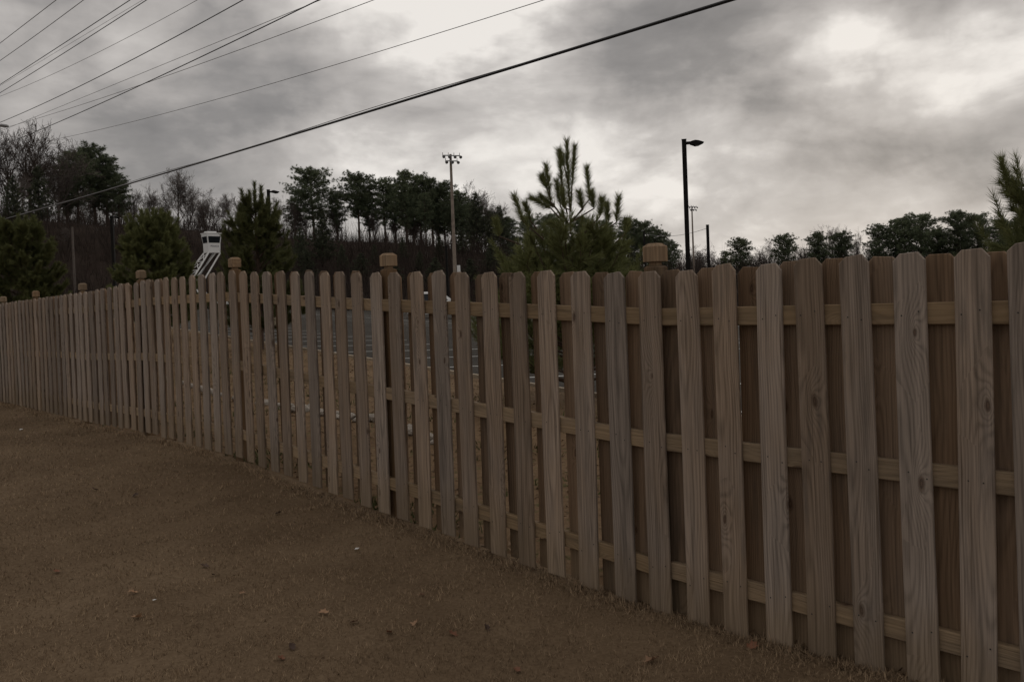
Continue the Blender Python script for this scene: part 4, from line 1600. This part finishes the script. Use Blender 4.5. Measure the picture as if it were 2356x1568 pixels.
GP, GB, GR = 'tall pines on the hillside', 'bare trees on the hillside', 'pines beyond the right end of the fence'
PL = [
    (172, 338, 166, 1, 1.00, 'tall pine, leftmost trunk of the clump at upper left', GP),
    (212, 322, 170, 2, 1.15, 'tallest pine of the clump at upper left', GP),
    (240, 352, 172, 3, 1.25, 'pine just right of the tallest in the upper left clump', GP),
    (268, 402, 168, 5, 1.10, 'shorter pine at the right edge of the upper left clump', GP),
    (716, 378, 178, 1, 1.08, 'big rounded pine standing first in the row left of the floodlight pole', GP),
    (820, 389, 178, 0, 1.10, 'round-topped pine with a bare trunk second in the row left of floodlight pole', GP),
    (882, 402, 180, 5, 0.95, 'thin-crowned pine between the round-topped pine and the dense clump', GP),
    (930, 384, 176, 4, 0.95, 'tallest pine in the dense clump left of the floodlight pole', GP),
    (962, 392, 182, 2, 1.0, 'pine in the dense clump just right of its tallest tree', GP),
    (990, 404, 178, 3, 1.0, 'narrow pine in the dense clump close to the floodlight pole', GP),
    (1018, 410, 180, 4, 0.9, 'pine directly left of the floodlight pole top', GP),
    (1056, 432, 178, 2, 1.1, 'dark pine directly right of the floodlight pole', GP),
    (1215, 492, 185, 4, 1.2, 'pine behind the left shoulder of the near young pine', GP),
    (1262, 486, 190, 1, 1.2, 'pine behind the middle of the near young pine', GP),
    (1335, 492, 190, 4, 1.2, 'pine behind the right shoulder of the near young pine', GP),
    (1390, 500, 188, 2, 1.2, 'pine showing just right of the near young pine', GP),
    (1441, 497, 190, 3, 1.2, 'pine with two tufted tops left of the tall lamp post', GP),
    (1474, 502, 190, 1, 1.05, 'broad pine halfway between near young pine and tall lamp post', GP),
    (1510, 520, 186, 4, 1.15, 'pine at the right end of the wood, left of tall lamp post', GP),
    (1538, 548, 184, 2, 1.25, 'lowest pine at the right end of the wood beside the tall lamp post', GP),
    (1702, 542, 200, 4, 1.15, 'lone pine first to the right of the tall lamp post', GR),
    (1668, 575, 196, 3, 1.25, 'small pine left of the lone pine behind the fence top', GR),
    (1802, 534, 200, 1, 1.0, 'pine second to the right of the tall lamp post', GR),
    (1880, 529, 200, 4, 1.15, 'dense pine, left of a touching pair beyond the fence', GR),
    (1934, 528, 205, 1, 0.95, 'paler pine, right of a touching pair beyond the fence', GR),
    (2022, 510, 190, 4, 1.1, 'pine at the left end of the larger group on the right', GR),
    (2078, 490, 188, 2, 1.05, 'narrow pine with a tufted top in the larger right group', GR),
    (2118, 486, 186, 1, 1.12, 'widest round pine in the larger right group', GR),
    (2058, 500, 192, 3, 1.0, 'slim pine between the end pine and the tufted pine on the right', GR),
    (2202, 478, 184, 4, 1.2, 'tall bushy pine right of the widest round pine', GR),
    (2244, 486, 186, 1, 0.85, 'round pine next to the tall bushy pine, far right', GR),
    (2300, 500, 180, 3, 1.5, 'dark pine behind the near pine at the right edge', GR),
    (2345, 492, 180, 4, 1.3, 'dark pine at the right edge of the view', GR),
    (846, 432, 190, 2, 1.1, 'lower pine filling the gap right of the round-topped pine', GP),
    (905, 418, 188, 3, 1.1, 'slim pine left of the tallest in the dense clump', GP),
    (948, 428, 192, 4, 1.0, 'lower pine behind the middle of the dense clump', GP),
    (976, 440, 170, 3, 1.0, 'narrow lower pine in front of the dense clump', GP),
    (1005, 430, 192, 2, 1.1, 'lower pine behind the narrow one near the floodlight pole', GP),
    (1036, 446, 170, 3, 1.2, 'low pine in front of the floodlight pole foot', GP),
    (1080, 462, 186, 4, 1.1, 'low pine behind the broad layered evergreen', GP),
    (1120, 478, 188, 2, 1.2, 'low pine between the two broad layered evergreens', GP),
    (1165, 495, 188, 4, 1.2, 'low pine at the right end of the dense wood', GP),
    (772, 440, 186, 2, 1.0, 'lower pine between the big rounded pine and the round-topped pine', GP),
    (676, 452, 186, 3, 1.2, 'lower pine under the left boughs of the big rounded pine', GP),
    (148, 372, 172, 3, 1.2, 'slim pine at the left edge of the upper left clump', GP),
    (2155, 520, 190, 4, 1.2, 'pine filling the gap left of the tall bushy pine', GR),
]
for (x, y, d, k_, w_, lab, grp) in PL:
    plant('pine_tree', PINES[k_], x, y, d, lab, 'pine tree', grp, wide=w_)

BL = [
    (62, 262, 150, -1, 1.0, 'huge bare tree towering at upper left beside the wires'),
    (8, 292, 146, -1, 0.9, 'huge bare tree cut by the left edge'),
    (128, 318, 160, 2, 1.0, 'bare tree between the huge tree and the upper left pines'),
    (100, 355, 165, 4, 1.1, 'wide bare tree with low limbs behind the huge tree'),
    (45, 390, 140, 1, 1.3, 'dark dense bare tree at the foot of the huge tree'),
    (210, 432, 176, 1, 1.0, 'many-stemmed bare tree among the pine trunks at upper left'),
    (298, 430, 176, 3, 1.0, 'bare tree first to the right of the upper left pines'),
    (335, 418, 178, 1, 1.0, 'bare tree second to the right of the upper left pines'),
    (402, 383, 176, 0, 0.9, 'tallest bare tree between the pines and the watch tower'),
    (430, 415, 182, 3, 0.9, 'bare tree close right of the tallest one left of the tower'),
    (368, 420, 184, 2, 0.8, 'bare tree left of the tallest one left of the tower'),
    (488, 428, 176, 2, 1.1, 'round-crowned bare tree straight above the watch tower'),
    (455, 446, 186, 1, 1.0, 'small bare tree left above the watch tower'),
    (524, 444, 180, 0, 0.9, 'bare tree right above the watch tower'),
    (558, 440, 184, 3, 0.9, 'bare tree behind the spire of the young pine left of centre'),
    (640, 446, 178, 4, 0.9, 'bare tree right of the half hidden lamp post'),
    (672, 460, 180, 0, 1.0, 'bare tree below the left branches of the big rounded pine'),
    (775, 455, 186, 1, 1.0, 'bare tree between the two round-topped pines'),
    (858, 480, 184, 3, 1.0, 'low bare tree between the round-topped pine and the thin one'),
    (1078, 408, 188, 2, 0.8, 'pale bare tree rising right of the floodlight pole'),
    (1102, 428, 188, 4, 0.7, 'pale bare tree behind the broad evergreen'),
    (1160, 500, 190, 0, 1.0, 'bare tree at the right slope of the wood'),
    (1585, 562, 205, 2, 1.3, 'bare bush-like tree behind the foot of the tall lamp post'),
    (1615, 570, 205, 4, 1.3, 'bare bush-like tree behind the cable net pole'),
    (1648, 585, 205, 0, 1.3, 'low bare tree right of the cable net pole'),
    (1765, 545, 208, 2, 0.9, 'bare tree left of the second pine on the right'),
    (1742, 580, 206, 4, 1.2, 'low bare tree between the lone pine and the second pine'),
    (1838, 560, 208, 0, 1.0, 'low bare tree between second pine and the touching pair'),
    (1912, 512, 212, 3, 0.9, 'bare tree rising behind the touching pair of pines'),
    (1968, 530, 210, 1, 1.0, 'bare tree just right of the touching pair of pines'),
    (2160, 540, 196, 4, 1.2, 'bare tree between the widest round pine and the bushy pine'),
    (2278, 500, 190, 2, 0.9, 'bare tree left of the near pine at the right edge'),
    (1990, 560, 200, 2, 1.3, 'low bare tree left of the larger right pine group'),
    (600, 452, 186, 1, 1.1, 'bare tree between the spired young pine and the half hidden lamp post'),
    (275, 455, 184, 4, 0.9, 'bare tree low at the right foot of the upper left pines'),
    (470, 455, 190, 4, 0.8, 'low wide bare tree behind the round-crowned one above the tower'),
    (702, 480, 184, 3, 1.0, 'bare tree under the crown of the big rounded pine'),
    (748, 470, 190, 4, 0.8, 'bare tree right of the trunk of the big rounded pine'),
    (905, 500, 186, 1, 1.0, 'bare tree between the thin pine and the dense clump'),
    (948, 490, 190, 3, 1.0, 'bare tree among the trunks of the dense clump'),
    (1000, 490, 190, 1, 1.0, 'bare tree left of the floodlight pole among pine trunks'),
    (1045, 470, 192, 3, 1.0, 'bare tree directly behind the floodlight pole'),
    (1125, 455, 190, 0, 0.9, 'bare tree between the two broad layered evergreens'),
    (190, 455, 182, 3, 1.0, 'bare tree behind the trunks of the upper left pines'),
    (150, 440, 178, 0, 1.0, 'bare tree left of the upper left pines'),
    (180, 545, 128, 0, 1.1, 'bare tree on the slope right of the pale weathered pole'),
    (222, 520, 132, 3, 1.1, 'bare tree on the slope between pale pole and distant lamp post'),
    (285, 530, 126, 1, 1.1, 'bare tree on the slope just right of the distant lamp post'),
    (145, 520, 122, 4, 1.1, 'wide bare tree on the slope left of the pale weathered pole'),
    (455, 545, 140, 2, 1.0, 'bare tree on the slope left of the watch tower cabin'),
    (520, 550, 142, 3, 1.0, 'bare tree on the slope right of the watch tower cabin'),
    (812, 560, 146, 0, 1.2, 'bare tree on the slope under the round-topped pine'),
    (900, 572, 140, 2, 1.2, 'bare tree on the slope right above the second fence post from the middle'),
    (985, 575, 142, 4, 1.2, 'bare tree on the slope left of the white control box'),
    (1100, 590, 140, 1, 1.2, 'bare tree on the slope right of the white control box'),
    (20, 330, 156, 2, 1.1, 'bare tree behind the one cut by the left edge'),
]
for (x, y, d, k_, w_, lab) in BL:
    plant('bare_tree', BIG_BARE[0] if k_ < 0 else BARE[k_], x, y, d, lab, 'bare tree', GB, wide=w_)

EL = [
    (738, 468, 130, 0, 1.2, 'dark cedar on the slope below the big rounded pine'),
    (690, 520, 126, 1, 1.0, 'dark cedar right of the young pine left of centre'),
    (860, 560, 134, 0, 1.2, 'low dark cedar on the slope under the round-topped pine'),
    (925, 545, 138, 1, 0.9, 'dark cedar on the slope under the dense clump'),
    (1010, 540, 140, 0, 1.1, 'dark cedar on the slope just left of the floodlight pole'),
    (1092, 438, 160, 2, 1.0, 'broad dark evergreen with flat layered branches right of floodlight pole'),
    (1148, 470, 158, 2, 1.0, 'lower broad evergreen with layered branches, farther right of floodlight pole'),
    (1180, 540, 140, 1, 1.2, 'dark evergreen behind the left branches of the near young pine'),
    (28, 400, 128, 1, 0.9, 'dark evergreen mass at the left edge under the huge bare trees'),
    (85, 375, 134, 0, 1.1, 'dark ivy-clad tree beside the huge bare tree'),
    (1420, 560, 150, 1, 1.2, 'dark evergreen behind the right branches of the near young pine'),
    (650, 565, 122, 1, 1.4, 'low dark evergreen at the slope foot left of the dark cedars'),
    (785, 560, 128, 2, 1.0, 'layered dark evergreen on the slope between two cedars'),
    (965, 575, 132, 1, 1.2, 'low dark evergreen under the middle of the dense clump'),
    (1060, 520, 150, 1, 1.3, 'dark evergreen right behind the floodlight pole base'),
    (1130, 560, 136, 1, 1.4, 'low dark evergreen below the broad layered evergreens'),
    (1240, 560, 140, 0, 1.6, 'dark evergreen behind the trunk of the near young pine'),
    (1490, 570, 150, 1, 1.5, 'dark evergreen under the broad pine left of tall lamp post'),
    (705, 575, 118, 0, 1.7, 'low dark evergreen below the cedar right of the spired young pine'),
    (830, 580, 120, 1, 1.6, 'low dark evergreen left above the middle-left fence post'),
    (900, 585, 118, 0, 1.7, 'low dark evergreen right behind the cap of the middle-left fence post'),
    (1000, 590, 122, 1, 1.5, 'low dark evergreen left of the white control box'),
    (1080, 592, 124, 0, 1.8, 'low dark evergreen right of the white control box'),
    (1190, 590, 122, 1, 1.6, 'low dark evergreen behind the left lower boughs of the near young pine'),
    (1350, 560, 140, 1, 1.5, 'dark evergreen behind the right lower boughs of the near young pine'),
    (1455, 590, 140, 0, 1.7, 'low dark evergreen left of the right-centre fence post'),
    (2320, 545, 120, 1, 1.0, 'dark evergreen above the fence top at the right edge'),
]
for (x, y, d, k_, w_, lab) in EL:
    plant('evergreen_tree', CEDARS[k_], x, y, d, lab, 'evergreen tree', 'dark evergreens on the slope', wide=w_)

# brush on the slope: thousands of thin dry stems nobody could count
rg = np.random.default_rng(31)
N = 26000
az = rg.uniform(radians(-38), radians(20), N)
R_ = rg.uniform(92, 188, N)
X, Y = R_ * np.sin(az), R_ * np.cos(az)
Z = land_z(X, Y)
br = fbm(X, Y, np.random.default_rng(5), 0.02, 4)
keep = rg.uniform(-1.2, 1.2, N) < br + 0.5
X, Y, Z, br = X[keep], Y[keep], Z[keep], br[keep]
n = len(X)
Hs = (0.8 + 5.2 * rg.uniform(0, 1, n) ** 2.2) * (0.85 + 0.3 * br)
R_ = np.hypot(X, Y)
Hs = np.where((R_ > 150) & (rg.uniform(0, 1, n) < 0.25), Hs * 1.7, Hs)
Vs, tn = [], []
for j in range(6):
    lean = rg.normal(0, 0.28, (n, 2))
    o0 = rg.normal(0, 0.25, (n, 2))
    z0 = Hs * rg.uniform(0, 0.45, n) * (j > 0)
    hh = Hs * rg.uniform(0.4, 0.7, n) if j else Hs
    w0 = rg.uniform(0.015, 0.045, n)
    ph = rg.uniform(0, pi, n)
    b0 = np.stack([X + o0[:, 0] * (j > 0) - np.cos(ph) * w0, Y + o0[:, 1] * (j > 0) - np.sin(ph) * w0, Z + z0 - 0.1], 1)
    b1 = np.stack([X + o0[:, 0] * (j > 0) + np.cos(ph) * w0, Y + o0[:, 1] * (j > 0) + np.sin(ph) * w0, Z + z0 - 0.1], 1)
    tp_ = np.stack([X + o0[:, 0] + lean[:, 0] * hh, Y + o0[:, 1] + lean[:, 1] * hh, Z + z0 + hh], 1)
    Vs.append(np.stack([b0, b1, tp_], 1).reshape(-1, 3))
    tn.append(np.repeat(np.clip(rg.normal(0.4, 0.25, n), 0, 1), 3))
Vs = np.concatenate(Vs)
o = put('brush', fast_mesh('brush', Vs, np.arange(len(Vs)).reshape(-1, 3), M['brush'], np.concatenate(tn)))
tag(o, 'dry brown brush covering the hillside behind the parking lot', 'brush', kind='stuff')


# far-off bare wood closing the horizon behind the pines on the right: reads as one grey-brown mass
N = 5200
az = rg.uniform(radians(4), radians(40), N)
R_ = rg.uniform(212, 255, N)
X, Y = R_ * np.sin(az), R_ * np.cos(az)
Z = land_z(X, Y) - (R_ > 180) * (R_ - 180) * 0.012
big = fbm(az * 60, R_ * 0.02, np.random.default_rng(77), 0.5, 4)
Hs = rg.uniform(5.0, 9.5, N) * (1 + 0.22 * big)
Vs, tn = [], []
for j in range(16):
    f0 = 0.0 if j == 0 else rg.uniform(0.25, 0.75, N)
    ax_ = rg.uniform(0, 2 * pi, N)
    rch = 0.02 * Hs if j == 0 else Hs * rg.uniform(0.08, 0.24, N)
    up_ = Hs if j == 0 else Hs * np.minimum(1 - f0, rg.uniform(0.15, 0.34, N))
    w0 = 0.07 if j == 0 else rg.uniform(0.018, 0.035, N)
    zb = Z + f0 * Hs - 0.3 * (j == 0)
    ph = ax_ + pi / 2
    Vs.append(np.stack([np.stack([X - np.cos(ph) * w0, Y - np.sin(ph) * w0, zb], 1), np.stack([X + np.cos(ph) * w0, Y + np.sin(ph) * w0, zb], 1),
                        np.stack([X + np.cos(ax_) * rch, Y + np.sin(ax_) * rch, zb + up_], 1)], 1).reshape(-1, 3))
    tn.append(np.repeat(np.clip(rg.normal(0.65, 0.2, N), 0, 1), 3))
Vs = np.concatenate(Vs)
o = put('far_woods', fast_mesh('far_woods', Vs, np.arange(len(Vs)).reshape(-1, 3), M['brush'], np.concatenate(tn)))
tag(o, 'far-off leafless wood along the horizon behind the right-hand pines', 'wood', kind='stuff')

# ---- young pines on the bank
def shoot(acc, a, b_, rg_, nl=130, L=0.13, wid=0.005, tone0=0.55, bare=0.0):
    """needles set round the axis a->b, pointing forward"""
    a, b_ = np.asarray(a, float), np.asarray(b_, float)
    ax = b_ - a
    ln_ = np.linalg.norm(ax)
    ax = ax / ln_
    f = bare + (1 - bare) * rg_.uniform(0, 1, nl) ** 0.85
    rnd_ = rg_.normal(0, 1, (nl, 3))
    rnd_ -= (rnd_ @ ax)[:, None] * ax
    rnd_ /= np.linalg.norm(rnd_, axis=1, keepdims=True)
    an = rg_.uniform(0.40, 0.95, nl) * (1.15 - 0.45 * f)
    d = ax * np.cos(an)[:, None] + rnd_ * np.sin(an)[:, None]
    base = a + ax * (f * ln_)[:, None]
    Ln = L * rg_.uniform(0.7, 1.15, nl)
    side = np.cross(d, rg_.normal(0, 1, (nl, 3)))
    side /= np.linalg.norm(side, axis=1, keepdims=True)
    V = np.empty((nl, 3, 3))
    V[:, 0] = base - side * wid / 2
    V[:, 1] = base + side * wid / 2
    V[:, 2] = base + d * Ln[:, None]
    V[:, 2, 2] -= 0.012
    acc[0].append(V.reshape(-1, 3))
    acc[1].append(np.repeat(np.clip(tone0 + rg_.normal(0, 0.18, nl), 0, 1), 3))


def young_pine(x, y, H, W, seed, label, skyline=None, dens=1.0, nlen=0.14, wid=0.005, whorls=9, bushy=0.0, rz=0.0):
    rg_ = np.random.default_rng(seed)
    zg = lz(x, y)
    o = thing('young_pine', label, 'young pine', (x, y, zg), rz, 'young pines on the bank behind the fence')
    tr_, acc = MB(), ([], [])
    bend = rg_.normal(0, 0.05, 2)

    def axis(z):
        f = z / H
        return np.array([bend[0] * sin(3 * f), bend[1] * sin(3 * f), z])
    tr_.tube([axis(z) - (np.array([0, 0, 0.4]) if z == 0 else 0) for z in np.linspace(0, H * 0.97, 9)], [0.075 * H / 4.2 * (1 - 0.93 * f) + 0.006 for f in np.linspace(0, 1, 9)], 7)
    for w_ in range(whorls):
        u_ = (w_ + 0.2) / whorls
        z = H * (0.10 + 0.72 * u_)
        nb = int(rg_.integers(5, 8))
        for k_ in range(nb):
            az = 2 * pi * (k_ + rg_.uniform(-.25, .25)) / nb + w_ * 0.9
            Lb = W * ((1 - u_) ** (0.8 - 0.36 * bushy)) * rg_.uniform(0.75, 1.08) + 0.18
            el = 0.25 + 0.65 * u_ + rg_.normal(0, 0.08)
            p0 = axis(z + rg_.uniform(-.06, .06))
            hd = np.array([cos(az), sin(az), 0])
            p1 = p0 + hd * Lb * 0.55 * cos(el) + np.array([0, 0, Lb * 0.55 * sin(el)])
            el2 = el + 0.35
            p2 = p1 + hd * Lb * 0.45 * cos(el2) + np.array([0, 0, Lb * 0.45 * sin(el2)])
            tr_.tube([p0, p1, p2], [0.022, 0.014, 0.006], 4, cap=False)
            # shoots: along the outer half of the branch, turning up
            ns = max(3, int(Lb * 8.5))
            for q in range(ns):
                f = rg_.uniform(0.30, 1.0)
                b0 = p0 + (p1 - p0) * (f / 0.55) if f < 0.55 else p1 + (p2 - p1) * ((f - .55) / .45)
                sd = np.cross(hd, [0, 0, 1]) * rg_.normal(0, 0.7) + hd * rg_.uniform(0.2, 0.9) + np.array([0, 0, rg_.uniform(0.3, 1.1)])
                sd /= np.linalg.norm(sd)
                Ls = rg_.uniform(0.16, 0.34) * (0.8 + 0.3 * (1 - u_))
                tr_.tube([b0, b0 + sd * Ls], [0.007, 0.004], 3, cap=False)
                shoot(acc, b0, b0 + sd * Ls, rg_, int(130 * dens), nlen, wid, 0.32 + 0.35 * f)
            d2 = (p2 - p1) / np.linalg.norm(p2 - p1) + np.array([0, 0, 0.5])
            d2 /= np.linalg.norm(d2)
            shoot(acc, p2 - d2 * 0.12, p2 + d2 * rg_.uniform(0.16, 0.4), rg_, int(120 * dens), nlen, wid, 0.6)
    if skyline is None:
        top = axis(H)
        shoot(acc, axis(H * 0.80), top, rg_, int(300 * dens), nlen, wid, 0.6)
        for k_ in range(6):
            az = k_ * 1.05 + rg_.uniform(0, .4)
            b0 = axis(H * rg_.uniform(0.74, 0.84))
            e0 = b0 + np.array([cos(az) * 0.28, sin(az) * 0.28, 0.18])
            e1 = e0 + np.array([cos(az) * 0.08, sin(az) * 0.08, rg_.uniform(0.3, 0.6) * H / 4.4])
            tr_.tube([b0, e0, e1], [0.012, 0.009, 0.004], 4, cap=False)
            shoot(acc, e0, e1, rg_, int(200 * dens), nlen, wid, 0.6)
    else:
        for (base, foot, tip) in skyline:
            tr_.tube([base, foot, tip], [0.014, 0.010, 0.004], 5, cap=False)
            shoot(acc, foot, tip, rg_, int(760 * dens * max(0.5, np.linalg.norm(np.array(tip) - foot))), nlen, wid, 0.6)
    V = np.concatenate(acc[0])
    tr_.build('trunk', M['pine_bark'], o)
    put('crown', fast_mesh('crown', V, np.arange(len(V)).reshape(-1, 3), M['needles'], np.concatenate(acc[1])), o)
    return o


# the near one: its erect leading shoots stand where they do against the sky
c_ = at_px(1300, 330, 12.5)
pz0 = lz(c_[0], c_[1])
Hc = c_[2] - pz0


def zpx(zx, zy, depth):
    """a point of the enlarged view (1200..1900, 350..850) at a depth -> local to the pine"""
    p = at_px((1200 + zx * 0.319) * 0.8411, (350 + zy * 0.319) * 0.8411, depth)
    return np.array([p[0] - c_[0], p[1] - c_[1], p[2] - pz0])


SH = [((1130, 900), (1122, 690), (1095, 118), 12.5), ((1130, 720), (1140, 500), (1165, 165), 12.55), ((1100, 740), (1062, 560), (1038, 255), 12.4), ((1110, 480), (1075, 330), (1035, 205), 12.5),
      ((1110, 820), (960, 640), (922, 330), 12.3), ((960, 620), (925, 520), (890, 420), 12.3), ((1130, 820), (1290, 610), (1272, 345), 12.7), ((1130, 800), (1235, 700), (1205, 560), 12.4),
      ((900, 960), (722, 800), (650, 590), 12.2), ((900, 940), (785, 800), (745, 660), 12.6), ((1060, 800), (960, 690), (800, 600), 12.4), ((1050, 760), (1000, 680), (880, 590), 12.6),
      ((1250, 900), (1380, 760), (1395, 620), 12.2), ((1250, 940), (1455, 800), (1435, 655), 12.8), ((1300, 960), (1522, 810), (1540, 600), 12.5), ((1090, 800), (1040, 660), (1010, 460), 12.7),
      ((1150, 800), (1330, 690), (1310, 560), 12.3), ((1130, 700), (1075, 690), (1060, 560), 12.3), ((700, 1000), (520, 930), (490, 800), 12.4), ((1500, 1000), (1600, 900), (1615, 800), 12.6)]
sky_l = [(zpx(*a, d), zpx(*b_, d), zpx(*c, d)) for a, b_, c, d in SH]
young_pine(c_[0], c_[1], Hc * 0.63, 1.75, 500, 'near young pine with erect candle-like shoots in the middle behind the fence', sky_l, 1.2, 0.155, 0.0075, 11, 0.9)
c2 = at_px(2385, 300, 7.6)
young_pine(c2[0], c2[1], c2[2] - lz(c2[0], c2[1]), 0.85, 501, 'near young pine cut off by the right edge of the view', None, 1.6, 0.13, 0.005, 9, rz=2.0)
c3 = at_px(585, 422, 23)
young_pine(c3[0], c3[1], c3[2] - lz(c3[0], c3[1]), 1.30, 502, 'spired young pine left of centre with a lamp post behind it', None, 1.6, 0.17, 0.012, 12, 0.8)
c4 = at_px(352, 484, 28)
young_pine(c4[0], c4[1], c4[2] - lz(c4[0], c4[1]), 1.42, 503, 'bushy rounded young pine left of the watch tower', None, 2.0, 0.19, 0.015, 13, 1.5)
c5 = at_px(42, 497, 30)
young_pine(c5[0], c5[1], c5[2] - lz(c5[0], c5[1]), 1.65, 504, 'broad bushy young pine at the left edge', None, 2.0, 0.19, 0.016, 13, 1.5)
